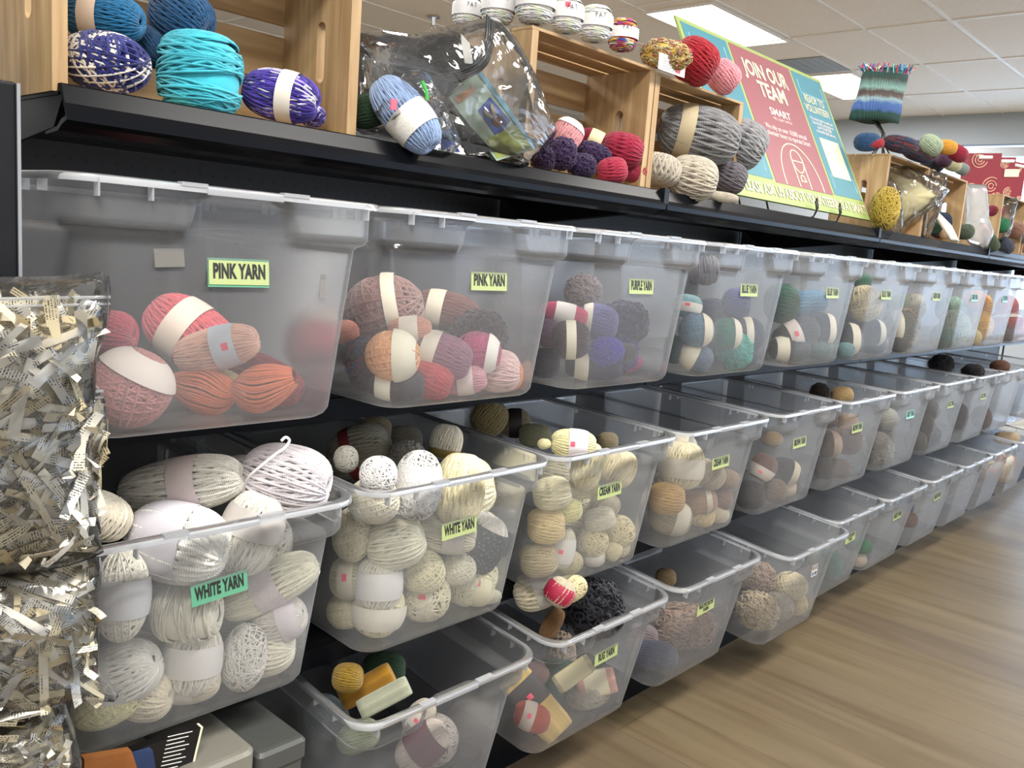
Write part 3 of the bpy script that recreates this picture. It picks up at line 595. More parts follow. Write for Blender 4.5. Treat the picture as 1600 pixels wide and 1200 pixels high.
  ('K',1.569,0.101,0.278,0,0.0274,0.0240,'9c8868','','tan ball glimpsed at the back'),
 ]),
 'C4':('pulled-out bottom bin',[
  ('F',1.780,-0.068,0.189,-20,0.0561,0.0491,'b0a084','','cream and brown bundle in clear film'),
  ('M',1.883,-0.077,0.174,0,0.0433,0.0397,'9c9484','','grey beige loose ball'),
  ('B',1.933,-0.087,0.228,0,0.0474,0.0401,'ccc0a0','','cream ball under the sticker'),
  ('M',1.998,-0.075,0.155,0,0.0380,0.0342,'d2c090','','straw coloured loose ball at the right'),
  ('K',1.824,0.011,0.194,0,0.0472,0.0436,'38384c','','dark slate skein at the left'),
  ('F',1.820,-0.036,0.263,0,0.0499,0.0428,'8c7868','','taupe fluffy ball at the left back'),
 ]),
 'C5':('bottom bin with a small yellow label',[
  ('B',2.377,-0.021,0.176,0,0.0357,0.0504,'508880','','teal ball by the front'),
  ('K',2.412,0.030,0.170,0,0.0344,0.0387,'90988c','','grey green skein behind the teal ball'),
  ('K',2.420,0.018,0.182,0,0.0347,0.0304,'b0aca0','','pale grey skein high in the bin'),
  ('K',2.418,0.026,0.158,0,0.0350,0.0262,'6c7c70','','moss skein on the floor'),
 ]),
 'C6':('bottom bin with green yarn low down',[
  ('K',2.580,-0.030,0.199,80,0.0264,0.0439,'247848','','green skein low by the left wall'),
  ('K',2.578,-0.037,0.150,0,0.0286,0.0242,'d8c8b8','','cream skein on the floor'),
 ]),
 'C7':('bottom bin with brown yarn',[
  ('K',3.016,-0.045,0.215,0,0.0363,0.0291,'6c4c3c','','brown skein on the floor'),
  ('K',3.129,0.012,0.236,0,0.0351,0.0401,'30405c','','navy skein in the middle'),
 ]),
 'C10':('end bottom bin',[
  ('K',4.468,0.027,0.187,80,0.0536,0.0872,'dccab0','s0','beige skein with a pink sticker'),
  ('K',4.512,-0.014,0.230,0,0.0521,0.0456,'d88850','b0,.5,e0d8cc','orange skein with a pale band'),
  ('K',4.512,-0.018,0.166,0,0.0456,0.0391,'b89c84','','light brown skein on the floor'),
  ('K',4.522,0.000,0.356,0,0.0649,0.0324,'bca88c','','tan ball on top'),
 ]),
}
TOP=[
 ('K',0.100,0.120,1.365,-5,0.0490,0.0310,'14628e','b-.25,.3,c9b4a0','teal blue skein with a beige band at the back of the left crate',''),
 ('K',0.200,0.115,1.390,-25,0.0415,0.0363,'12466e','','dark blue skein with a loose loop, top of the pile in the left crate',''),
 ('K',0.163,0.135,1.347,-40,0.0292,0.0241,'104268','','dark blue skein end between the navy and turquoise balls in the left crate',''),
 ('B',0.074,0.055,1.302,-8,0.0529,0.0358,'ffffff','','navy and white striped ball at the left front of the left crate','v_navy'),
 ('C',0.199,0.060,1.311,86,0.0525,0.0542,'3fb4c6','','turquoise round ball of yarn in the left crate',''),
 ('K',0.316,0.050,1.304,-12,0.0543,0.0344,'ffffff','b.25,.25,dcd4c8',"purple and white twisted skein beside the crate's right panel",'v_purple'),
 ('M',0.375,0.060,1.287,-10,0.0189,0.0160,'ffffff','','small tufted end of the purple and white skein','v_purple'),
 ('K',0.502,0.000,1.305,-50,0.0667,0.0353,'8ea6cc','b.3,.36,e0dfd8p','pale blue skein in clear film leaning in front of the zip bag',''),
 ('K',0.487,0.070,1.313,20,0.0342,0.0261,'24402c','','dark green skein at the left end of the zip bag',''),
 ('F',0.643,0.100,1.424,-4,0.0720,0.0371,'141414','','black ruffled yarn inside the zip bag',''),
 ('K',0.598,0.110,1.379,-10,0.0667,0.0258,'1c2230','','black blue folded yarn under the ruffled one in the zip bag',''),
 ('K',0.678,0.100,1.369,-30,0.0401,0.0245,'2c2a34','','charcoal skein behind the leaflet in the zip bag',''),
 ('K',0.730,0.090,1.287,-20,0.0459,0.0184,'242026','','black skein low at the right of the zip bag',''),
 ('K',0.612,0.070,1.337,12,0.0321,0.0182,'7a4028','','rust brown skein inside the zip bag',''),
 ('K',0.960,0.060,1.343,60,0.0300,0.0300,'dc9ca0','b.75,.3,e8e4e0','light pink skein with a white tag in the middle crate',''),
 ('F',0.883,0.050,1.287,0,0.0242,0.0230,'35204a','','dark purple fluffy yarn, leftmost in the middle crate',''),
 ('F',0.921,0.035,1.301,0,0.0269,0.0293,'38224e','','dark purple fluffy yarn beneath the light pink skein',''),
 ('F',0.970,0.025,1.284,0,0.0274,0.0224,'32204a','','dark purple fluffy yarn at the front of the middle crate',''),
 ('F',1.058,0.070,1.317,-15,0.0367,0.0236,'3a2450','','dark purple fluffy yarn behind, left of the maroon skeins',''),
 ('K',1.100,0.100,1.351,-25,0.0349,0.0215,'8c1e38','b0,.5,d8cca4','small maroon skein with a cream band in the middle crate',''),
 ('T',1.132,0.050,1.336,-12,0.0428,0.0334,'96203c','','big maroon skein in the middle crate',''),
 ('T',1.075,0.030,1.286,10,0.0312,0.0260,'a42a44','','crimson skein lowest at the front of the middle crate',''),
 ('K',1.175,0.050,1.296,60,0.0259,0.0300,'8e1e38','',"dark crimson skein beside the middle crate's right panel",''),
 ('T',1.437,0.060,1.410,-12,0.0957,0.0628,'77787a','b-.45,.22,b0a284','thick grey skein with a beige band in the third crate',''),
 ('T',1.597,0.030,1.408,-30,0.0533,0.0564,'86878a','','thick grey skein bulging out of the third crate',''),
 ('T',1.266,0.050,1.309,80,0.0339,0.0508,'aaa294','','thick greige skein at the left of the third crate',''),
 ('T',1.349,0.010,1.301,-10,0.0546,0.0474,'b2a999','','thick greige skein at the front of the third crate',''),
 ('T',1.538,0.025,1.323,-20,0.0401,0.0370,'605c62','','thick charcoal skein below the grey ones',''),
 ('T',1.460,0.000,1.270,-8,0.0448,0.0120,'b8b0a0','','short thick greige strand lying on the shelf edge',''),
 ('C',0.778,0.171,1.539,90,0.0284,0.0272,'ffffff','b.15,.5,dcdcdcp','white pastel yarn cake, leftmost of the row above the middle crate','v_pastel'),
 ('C',0.786,0.100,1.542,90,0.0311,0.0300,'ffffff','b.15,.5,dededep','white pastel yarn cake, second of the row above the middle crate','v_pastel'),
 ('C',0.812,0.033,1.545,90,0.0340,0.0340,'ffffff','b.2,.5,e0e0dep','white pastel yarn cake, largest of the row above the middle crate','v_pastel'),
 ('C',0.886,0.021,1.541,90,0.0303,0.0292,'ffffff','b.2,.5,dededcp s.5','white pastel yarn cake with a pink sticker above the middle crate','v_pastel'),
 ('C',0.965,0.017,1.544,90,0.0326,0.0314,'ffffff','b.1,.4,e0e0dep','white pastel yarn cake next to the rainbow one','v_pastel'),
 ('C',1.044,0.010,1.541,90,0.0299,0.0287,'ffffff','b.05,.4,e4e2e0p','bright rainbow striped yarn cake with a white label','v_bright'),
 ('F',1.204,0.014,1.537,-8,0.0507,0.0294,'ffffff','','autumn coloured loopy hank on the third crate','v_autumn'),
 ('K',1.323,0.018,1.548,-30,0.0504,0.0476,'9c1626','','large deep red ball on the third crate',''),
 ('K',1.452,0.020,1.540,-40,0.0382,0.0353,'df929c','',"pale pink ball at the right end of the third crate's top",''),
 ('K',2.458,0.075,1.532,0,0.0407,0.0285,'22486e','','blue hank end under the knitted cuff',''),
 ('K',2.461,0.054,1.528,0,0.0324,0.0162,'a82434','','red hank end under the knitted cuff',''),
 ('K',2.551,0.003,1.535,-12,0.0574,0.0266,'ffffff','','dark mixed hank leading along the fourth crate','v_dark'),
 ('K',2.700,-0.004,1.532,-18,0.0552,0.0319,'ffffff','','dark mixed hank with a red edge on the fourth crate','v_dark'),
 ('K',2.700,-0.038,1.552,-30,0.0379,0.0316,'a2b298','','sage green hank on the crates',''),
 ('K',2.752,-0.074,1.552,-10,0.0318,0.0233,'d89c38','','golden yellow hank on the crates',''),
 ('K',2.822,-0.089,1.540,-30,0.0322,0.0258,'941c36','',"dark red hank at the right end of the crates' top",''),
 ('K',2.975,0.037,1.530,-15,0.0413,0.0321,'2c3240','','dark slate hank hanging at the crate edge',''),
 ('K',2.922,-0.015,1.532,-20,0.0269,0.0224,'4c2c48','','plum hank between the slate and olive ones',''),
 ('K',3.035,-0.010,1.530,-20,0.0322,0.0230,'c0bc98','','pale olive hank at the crate edge',''),
 ('K',3.154,-0.008,1.528,-20,0.0260,0.0213,'84908c','','grey hank at the crate edge, rightmost',''),
 ('M',2.484,0.000,1.328,86,0.0651,0.0427,'b29a3c','','yellow yarn in a clear bag at the end of the poster',''),
 ('F',2.908,0.050,1.371,0,0.0319,0.0228,'8ca088','','sage green yarn in the large clear bag',''),
 ('K',3.130,0.050,1.311,0,0.0289,0.0216,'28503c','','dark green skein inside the fifth crate',''),
 ('K',3.326,0.090,1.331,80,0.0506,0.0404,'1c2a4c','','navy skein inside the fifth crate',''),
 ('K',3.256,0.040,1.294,0,0.0272,0.0198,'bca488','','beige skein inside the fifth crate',''),
 ('K',3.465,0.040,1.317,0,0.0361,0.0309,'4c5848','','olive green skein right of the fifth crate',''),
 ('K',3.673,0.020,1.326,-60,0.0322,0.0241,'e0805c','','orange skein at the foot of the white bag',''),
 ('K',3.713,0.000,1.289,-60,0.0404,0.0270,'44543c','','dark green skein on the shelf edge beside the orange one',''),
 ('K',3.885,0.050,1.432,0,0.0363,0.0307,'7c2438','','maroon skein in a clear bag at the far end',''),
 ('K',3.949,0.040,1.376,0,0.0396,0.0340,'187048','','bright green skein in a clear bag at the far end',''),
 ('K',4.013,0.020,1.290,-50,0.0401,0.0315,'3c4454','','slate skein on the shelf edge at the far end',''),
 ('K',4.214,0.040,1.371,0,0.0357,0.0386,'886454','','brown skein at the far end of the top shelf',''),
 ('K',4.328,0.040,1.300,0,0.0365,0.0274,'98604c','','terracotta skein at the far right picture edge',''),
]
TAG1=[(1.155,1.522),(1.251,1.540),(1.251,1.514),(1.152,1.498)]
BAG1=[(-0.176,1.062),(-0.149,1.058),(-0.109,1.064),(-0.064,1.070),(-0.061,1.060),(-0.062,1.026),(-0.073,1.003),(-0.074,0.968),(-0.078,0.934),(-0.082,0.875),(-0.066,0.809),(-0.094,0.804),(-0.121,0.804),(-0.181,0.824)]
BAG2=[(-0.113,0.968),(-0.069,0.971),(-0.049,0.955),(-0.046,0.933),(-0.049,0.902),(-0.055,0.866),(-0.051,0.808),(-0.114,0.821)]
BAG3=[(-0.175,0.833),(-0.059,0.799),(-0.062,0.739),(-0.062,0.680),(-0.041,0.649),(-0.069,0.666),(-0.090,0.666),(-0.115,0.665),(-0.178,0.676)]
BAG4=[(-0.172,0.677),(-0.087,0.653),(-0.078,0.623),(-0.069,0.574),(-0.109,0.581),(-0.174,0.606)]
BOXES=[(0.211,0.424),(0.204,0.408),(0.283,0.405),(0.164,0.493),(0.240,0.493),(0.120,0.487),(0.287,0.364),(0.214,0.395)]
YBAG3=[(2.510,0.058,1.325),(2.521,0.046,1.377),(2.548,0.018,1.434),(2.568,-0.003,1.400),(2.586,-0.022,1.283),(2.582,-0.018,1.254),(2.516,0.051,1.261)]
BIGBAG3=[(2.752,0.117,1.515),(2.807,0.060,1.497),(2.866,-0.002,1.469),(2.916,-0.054,1.428),(2.890,-0.027,1.373),(2.833,0.033,1.307),(2.809,0.058,1.265),(2.801,0.066,1.314),(2.760,0.109,1.418)]
MIDBAG3=[(2.924,0.020,1.495),(2.963,-0.021,1.489),(2.961,-0.019,1.409),(2.943,-0.000,1.306),(2.941,0.002,1.255),(2.922,0.022,1.263),(2.917,0.028,1.354)]
WHITEBAG3=[(3.548,0.084,1.514),(3.606,0.024,1.517),(3.628,0.001,1.377),(3.649,-0.021,1.321),(3.635,-0.006,1.254),(3.588,0.043,1.267),(3.568,0.064,1.294)]
CLEARBAG3=[(3.928,0.093,1.472),(4.012,0.006,1.506),(4.008,0.009,1.417),(4.005,0.012,1.329),(3.982,0.037,1.294),(3.946,0.074,1.335)]
FARBAG3=[(4.226,0.066,1.412),(4.267,0.024,1.410),(4.278,0.012,1.311),(4.227,0.065,1.319)]
STRIP3=[(3.075,0.037,1.346),(3.080,0.031,1.367),(3.123,-0.013,1.319),(3.150,-0.041,1.261),(3.125,-0.016,1.261)]
GIFTA3=[(4.149,0.277,1.684),(4.250,0.171,1.695),(4.259,0.162,1.553),(4.163,0.263,1.556)]
GIFTB3=[(4.459,0.235,1.704),(4.514,0.178,1.710),(4.521,0.170,1.557),(4.466,0.228,1.579)]
GIFTC3=[(4.788,0.246,1.725),(4.826,0.206,1.718),(4.827,0.206,1.578),(4.797,0.237,1.582)]
CUFF3=[(2.576,0.169,1.793),(2.673,0.069,1.751),(2.664,0.078,1.627),(2.566,0.180,1.649),(2.624,0.120,1.704),(2.625,0.119,1.539),(2.609,0.135,1.809)]
ZIP_OUT3=[(0.467,0.089,1.428),(0.508,0.078,1.438),(0.557,0.065,1.441),(0.630,0.044,1.471),(0.705,0.023,1.500),(0.748,0.012,1.471),(0.791,-0.000,1.419),(0.844,-0.015,1.327),(0.818,-0.008,1.292),(0.781,0.002,1.255),(0.748,0.012,1.265),(0.662,0.036,1.266),(0.554,0.065,1.271),(0.475,0.087,1.277),(0.464,0.090,1.350)]
ZIPPER3=[(0.666,-0.018,1.485),(0.663,-0.017,1.452),(0.654,-0.014,1.420),(0.634,-0.009,1.398),(0.608,-0.002,1.384),(0.578,0.007,1.374),(0.539,0.018,1.359)]
LEAFLET3=[(0.610,0.025,1.351),(0.659,0.011,1.398),(0.777,-0.021,1.289),(0.706,-0.002,1.261)]
LEAF_PIC3=[(0.664,0.009,1.338),(0.684,0.003,1.363),(0.726,-0.009,1.330),(0.703,-0.002,1.298)]
ORANGE3=[(0.619,0.021,1.350),(0.650,0.012,1.376),(0.657,0.010,1.370),(0.628,0.018,1.343)]
MEADOW3=[(0.684,0.003,1.294),(0.738,-0.012,1.326),(0.774,-0.022,1.292),(0.706,-0.003,1.265)]
SPINE3=[(0.657,0.010,1.398),(0.667,0.007,1.400),(0.782,-0.025,1.293),(0.775,-0.023,1.289)]
RAB1=[(0.692,-0.001,1.330),(0.702,-0.004,1.336),(0.709,-0.006,1.330),(0.709,-0.005,1.320),(0.699,-0.003,1.316),(0.691,-0.001,1.321)]
RAB2=[(0.672,0.005,1.338),(0.676,0.004,1.340),(0.692,-0.001,1.332),(0.689,-0.000,1.328),(0.677,0.003,1.331)]
RAB3=[(0.686,0.001,1.353),(0.690,-0.000,1.351),(0.697,-0.002,1.337),(0.692,-0.001,1.333),(0.685,0.001,1.346)]
BLUEBOOK3=[(0.580,0.029,1.288),(0.610,0.021,1.306),(0.645,0.011,1.264),(0.581,0.029,1.260)]
BLUECOV3=[(0.585,0.027,1.286),(0.608,0.020,1.299),(0.633,0.013,1.267),(0.587,0.026,1.265)]
HOOKCARD3=[(0.629,0.024,1.454),(0.645,0.019,1.442),(0.654,0.017,1.411),(0.639,0.021,1.410),(0.631,0.023,1.437)]
PACKET3=[(0.613,0.018,1.314),(0.651,0.007,1.307),(0.693,-0.004,1.276),(0.646,0.009,1.264)]

# ---------------------------------------------------------------- the room shell
def struct(o): o['kind'] = 'structure'; return o
def floor_mat():
    m, t, out = new_mat('plank_floor'); b = N(t, 'ShaderNodeBsdfPrincipled'); t.links.new(b.outputs[0], out.inputs[0])
    b.inputs['Roughness'].default_value = .34
    tcn = N(t, 'ShaderNodeTexCoord'); mp = N(t, 'ShaderNodeMapping'); mp.inputs['Rotation'].default_value = (0, 0, R(90)); t.links.new(tcn.outputs['Object'], mp.inputs[0])
    br = N(t, 'ShaderNodeTexBrick'); br.inputs['Scale'].default_value = 1; br.inputs['Brick Width'].default_value = 1.22; br.inputs['Row Height'].default_value = .18
    br.inputs['Mortar Size'].default_value = .0012; br.offset = .37; br.inputs['Color1'].default_value = lin('74674f'); br.inputs['Color2'].default_value = lin('675a48')
    br.inputs['Mortar'].default_value = lin('5c4c3c'); t.links.new(mp.outputs[0], br.inputs['Vector'])
    m2 = N(t, 'ShaderNodeMapping'); m2.inputs['Scale'].default_value = (16, 1.5, 1); t.links.new(tcn.outputs['Object'], m2.inputs[0])
    nz = N(t, 'ShaderNodeTexNoise'); nz.inputs['Scale'].default_value = 1; nz.inputs['Detail'].default_value = 7; nz.inputs['Distortion'].default_value = .8; t.links.new(m2.outputs[0], nz.inputs['Vector'])
    rp = N(t, 'ShaderNodeValToRGB'); rp.color_ramp.elements[0].position = .3; rp.color_ramp.elements[0].color = (.72, .68, .63, 1); rp.color_ramp.elements[1].position = .6; rp.color_ramp.elements[1].color = (1, 1, 1, 1)
    t.links.new(nz.outputs['Fac'], rp.inputs[0])
    mu = N(t, 'ShaderNodeMix', data_type='RGBA', blend_type='MULTIPLY'); mu.inputs[0].default_value = 1
    t.links.new(br.outputs[0], mu.inputs[6]); t.links.new(rp.outputs[0], mu.inputs[7]); t.links.new(mu.outputs[2], b.inputs['Base Color'])
    bp = N(t, 'ShaderNodeBump'); bp.inputs['Strength'].default_value = .25; bp.inputs['Distance'].default_value = .001
    t.links.new(nz.outputs['Fac'], bp.inputs['Height']); t.links.new(bp.outputs[0], b.inputs['Normal'])
    return m
struct(MB().box((-3, -7, -.05), (9.9, 9, 0)).build('floor', floor_mat()))
def tile_mat():
    m = pbr('ceiling_tile', 'efebe6', .95, noise=.10, nscale=60, bump=.9, bscale=70); return m
struct(MB().box((-3, -7, CEIL), (9.9, 9, CEIL+.04)).build('ceiling', tile_mat()))
gx = [6.2+1.245*k for k in range(-7, 4)]; gy = [1.71+.587*k for k in range(-14, 13)]
g = MB()
for x in gx:
    if x < 9.85: g.box((x-.012, -7, CEIL-.008), (x+.012, 9, CEIL+.001))
for y in gy: g.box((-3, y-.012, CEIL-.0075), (9.9, y+.012, CEIL+.001))
struct(g.build('trim_1', M['grid']))
# end wall towards the shop front: header, mullioned glazing below
wl = MB().box((9.9, -7, 2.56), (10.05, 9, CEIL+.04)).box((9.9, 2.35, 0), (10.05, 9, 2.56)).box((9.9, -.8, 0), (10.05, 2.35, .8)).box((9.9, -7, 0), (10.05, -.8, .1))  # unseen taller sill wall added to dim window reflections on the floor
struct(wl.build('wall_right', M['paint']))
struct(MB().box((-3, 9, 0), (10.05, 9.15, CEIL+.04)).build('wall_back', M['paint']))
fr = MB().box((9.93, -7, 2.44), (10.0, 2.35, 2.535)); fr.box((9.93, -.8, .8), (10.0, 2.35, .88)).box((9.93, -7, .1), (10.0, -.8, .18))
for y in (2.30, .95, -.4, -1.75, -3.1, -4.45, -5.8): fr.box((9.93, y-.03, .88 if y > -.8 else .18), (10.0, y+.03, 2.44))
win = struct(fr.build('window_1', M['trimgrey']))
gm, t_, out_ = new_mat('window_glass'); a_ = N(t_, 'ShaderNodeBsdfTransparent'); a_.inputs[0].default_value = (.93, .96, .97, 1); b_ = N(t_, 'ShaderNodeBsdfGlossy'); b_.inputs['Roughness'].default_value = .02
m_ = N(t_, 'ShaderNodeMixShader'); m_.inputs[0].default_value = .06; t_.links.new(a_.outputs[0], m_.inputs[1]); t_.links.new(b_.outputs[0], m_.inputs[2]); t_.links.new(m_.outputs[0], out_.inputs[0])
MB().box((9.962, -7, .18), (9.968, 2.3, 2.44)).build('window_pane', gm, win)
for k, (x, y) in enumerate(TROFFERS):
    if abs(y-2.62) < .01:
        txt = ['recessed ceiling light above the wooden crates, nearest of its row', 'recessed ceiling light second in the row along the ceiling',
               'bright recessed ceiling light above the volunteer poster', 'recessed ceiling light beside the knitted cuff'][[.9, 3.3, 5.69, 8.1].index(x)]
    else: txt = ['recessed ceiling light over the aisle behind the viewer', 'recessed ceiling light over the aisle in front of the bins', 'recessed ceiling light over the far aisle', 'recessed ceiling light nearest the shop window'][k]
    t = tag(empty('ceiling_light', (x, y, CEIL)), txt, 'ceiling light', 'recessed ceiling lights')
    f = MB()
    for a, b in (((-.6, -.29), (.6, -.27)), ((-.6, .27), (.6, .29)), ((-.6, -.27), (-.58, .27)), ((.58, -.27), (.6, .27))): f.box((a[0], a[1], -.014), (b[0], b[1], .002))
    f.build('frame', M['grid'], t)
    MB().box((-.58, -.27, -.008), (.58, .27, .001)).build('diffuser', M['diffuser'], t)
v = tag(empty('ceiling_vent', (7.16, 2.60, CEIL)), 'square grey air vent in the ceiling between the two visible lights', 'air vent')
MB().box((-.3, -.28, -.008), (.3, .28, .001)).build('frame', M['trimgrey'], v)
vs = MB()
for k in range(7): vs.box((-.26, -.235+.073*k, -.011), (.26, -.225+.073*k, -.007))
vs.build('slat', M['trimgrey'], v)
s = tag(empty('fire_sprinkler', (4.45, 4.47, CEIL)), 'small chrome fire sprinkler hanging from the ceiling above the clear zip bag', 'sprinkler')
chrome = pbr('chrome', 'c8c8c8', .2, 1)
MB().tube([(0, 0, 0), (0, 0, -.012)], .05, 16).build('escutcheon', chrome, s)
MB().tube([(0, 0, -.01), (0, 0, -.07)], [.022, .012], 10).tube([(-.02, 0, -.06), (-.025, 0, -.09), (0, 0, -.115)], .004, 6).tube([(.02, 0, -.06), (.025, 0, -.09), (0, 0, -.115)], .004, 6).tube([(0, 0, -.115), (0, 0, -.12)], .022, 12).build('nozzle', chrome, s)

# ---------------------------------------------------------------- black gondola shelving, 4 bays of 1.22 m
SEC = 1.22; BAYS = 5
ORD = ['first', 'second', 'third', 'fourth', 'fifth']
def peg_mat():
    m, t, out = new_mat('black_pegboard'); b = N(t, 'ShaderNodeBsdfPrincipled'); t.links.new(b.outputs[0], out.inputs[0]); b.inputs['Roughness'].default_value = .45
    tcn = N(t, 'ShaderNodeTexCoord'); vm = N(t, 'ShaderNodeVectorMath', operation='SCALE'); vm.inputs['Scale'].default_value = 1/.0254; t.links.new(tcn.outputs['Object'], vm.inputs[0])
    fr_ = N(t, 'ShaderNodeVectorMath', operation='FRACTION'); t.links.new(vm.outputs[0], fr_.inputs[0])
    sb = N(t, 'ShaderNodeVectorMath', operation='SUBTRACT'); sb.inputs[1].default_value = (.5, .5, .5); t.links.new(fr_.outputs[0], sb.inputs[0])
    mu = N(t, 'ShaderNodeVectorMath', operation='MULTIPLY'); mu.inputs[1].default_value = (1, 0, 1); t.links.new(sb.outputs[0], mu.inputs[0])
    ln = N(t, 'ShaderNodeVectorMath', operation='LENGTH'); t.links.new(mu.outputs[0], ln.inputs[0])
    gt = N(t, 'ShaderNodeMath', operation='GREATER_THAN'); gt.inputs[1].default_value = .16; t.links.new(ln.outputs['Value'], gt.inputs[0])
    mx_ = N(t, 'ShaderNodeMix', data_type='RGBA'); mx_.inputs[6].default_value = (.001, .001, .001, 1); mx_.inputs[7].default_value = (.010, .011, .013, 1)
    t.links.new(gt.outputs[0], mx_.inputs[0]); t.links.new(mx_.outputs[2], b.inputs['Base Color']); return m
M['peg'] = peg_mat()
TB = BINS['B0'][3]; TC = BINS['C1'][3]
def shelf_z(key, y):
    O = BINS[key]; return O[2]+(y-O[1])*math.tan(O[3])
for k in range(BAYS):
    x0 = k*SEC+.003; x1 = (k+1)*SEC-.003
    tag(MB().box((x0, .475, .02), (x1, .487, FZ-.012)).build('pegboard_panel', M['peg']), f'black perforated back panel of the {ORD[k]} shelving bay from the left', 'back panel', 'pegboard backs of the shelving')
    t = tag(empty('metal_shelf', (x0, 0, FZ)), f'black metal top shelf of the {ORD[k]} bay from the left, carrying crates', 'shelf', 'black metal top shelves')
    L = x1-x0
    MB().prism([(.012, -.006), (.45, -.006), (.45, -.03), (.44, -.03), (.44, -.010), (.012, -.010)], 0, L).build('deck', M['black_metal'], t)
    lip = [(0, 0), (.003, .002), (.012, .002), (.014, -.006), (.012, -.010), (.008, -.006), (.005, -.008), (.000, -.014), (-.004, -.022), (-.008, -.029), (-.010, -.031), (-.010, -.035), (.002, -.037), (.014, -.045), (.05, -.05), (.05, -.053), (.012, -.05), (0, -.043), (-.014, -.039), (-.014, -.029), (-.008, -.020), (-.004, -.010)]
    MB().prism([(y, z) for y, z in lip], 0, L).build('price_rail', M['lip_metal'], t)
    MB().prism([(.06, -.010), (.44, -.010), (.44, -.016), (.2, -.022), (.06, -.020)], 0.28, L-.28).build('stiffener', M['black_metal'], t)
    for e in (0.002, L-.010):
        MB().prism([(.0, -.008), (.46, -.008), (.46, -.10), (.38, -.085), (.03, -.045)], e, e+.006).build('bracket', M['black_metal'], t)
    if k: MB().box((-.012, -.012, -.036), (.006, .003, .006)).build('joint_clip', M['black_metal'], t)
    # shelf under the top row of bins (level)
    for key, nm, tl, row in (('A0', 'middle', 0, 'top row of bins'), ('B0', 'lower', TB, 'middle row of bins')):
        y0, y1 = .0, .46
        za, zb = shelf_z(key, y0)-.001, shelf_z(key, y1)-.001
        t = tag(empty('metal_shelf', (x0, 0, za)), f'black metal shelf of the {ORD[k]} bay under the {row}', 'shelf', f'black shelves under the {row}')
        d = zb-za
        MB().prism([(y0, 0), (y1, d), (y1, d-.006), (y0, -.006)], 0, L).build('deck', M['black_metal'], t)
        MB().prism([(y0-.004, .0), (y0+.006, 0), (y0+.006, -.03), (y0-.004, -.034)], 0, L).build('price_rail', M['lip_metal'], t)
        for e in (.002, L-.010): MB().prism([(.01, -.008), (y1, d-.008), (y1, d-.035), (.03, -.02)], e, e+.006).build('bracket', M['black_metal'], t)
    # base deck, sloped, with kick plate
    za = shelf_z('C1', .07)-.001; zb = shelf_z('C1', .46)-.001
    t = tag(empty('base_deck', (x0, .07, 0)), f'black base deck of the {ORD[k]} bay standing on the floor', 'base shelf', 'black base decks')
    MB().prism([(0, za), (.39, zb), (.39, zb-.008), (0, za-.008)], 0, L).build('deck', M['black_metal'], t)
    MB().box((0, 0, 0), (L, .008, za-.008)).build('kick_plate', M['lip_metal'], t)
for k in range(BAYS+1):
    o = MB().box((k*SEC-.016, .488, 0), (k*SEC+.016, .54, FZ-.004)).build('upright_post', M['black_metal'])
    tag(o, f'black steel upright number {["one", "two", "three", "four", "five", "six"][k]} counted from the left, behind the bins', 'upright', 'steel uprights')
# wire feet / end frame at the far end of the run
wf = MB()
for y in (-.1, .2, .46): wf.tube([(6.13, y, 0), (6.13, y, .9)], .006, 6)
for z in (.06, .3, .6, .9): wf.tube([(6.13, -.1, z), (6.13, .46, z)], .004, 6)
tag(wf.build('wire_end_frame', M['pole']), 'black wire end frame closing the far end of the shelving', 'wire frame')
# near end-cap rack panel, at the left
t = tag(empty('end_cap_panel', (-.35, -.18, 0)), 'tall black metal end panel at the left behind the bags of shredded paper', 'metal panel')
MB().box((-.35, 0, 0), (.249, .5, FZ-.029)).build('panel', M['black_metal'], t, bevel=.003)
MB().box((.2475, -.002, 0), (.2505, .001, FZ-.03)).build('edge_trim', pbr('bare_steel_edge', '9a9ca0', .35, .7), t)
# ---------------------------------------------------------------- storage bins
W = .41; H = .286; LB = .60
def bin_ring(z, hx, y0, y1, rad, mask=None, dy=0):
    """rounded rectangle at height z; mask(x) pushes the front wall inwards by dy"""
    P = []
    nf = 110
    for i in range(nf+1):                       # front, left to right
        x = (-hx+rad)+(2*(hx-rad))*i/nf
        y = y0+(dy*mask(x) if mask else 0)
        P.append((x, y, z))
    def arc(cx, cy, a0):
        for k in range(1, 8):
            a = R(a0+90*k/8); P.append((cx+rad*math.cos(a), cy+rad*math.sin(a), z))
    arc(hx-rad, y0+rad, -90)
    for i in range(9): P.append((hx, y0+rad+(y1-y0-2*rad)*i/8, z))
    arc(hx-rad, y1-rad, 0)
    for i in range(9): P.append((hx-rad-2*(hx-rad)*i/8, y1, z))
    arc(-hx+rad, y1-rad, 90)
    for i in range(9): P.append((-hx, y1-rad-(y1-y0-2*rad)*i/8, z))
    arc(-hx+rad, y0+rad, 180)
    return P
def body(z): return .043-.019*z/.228            # inset of the tapered wall
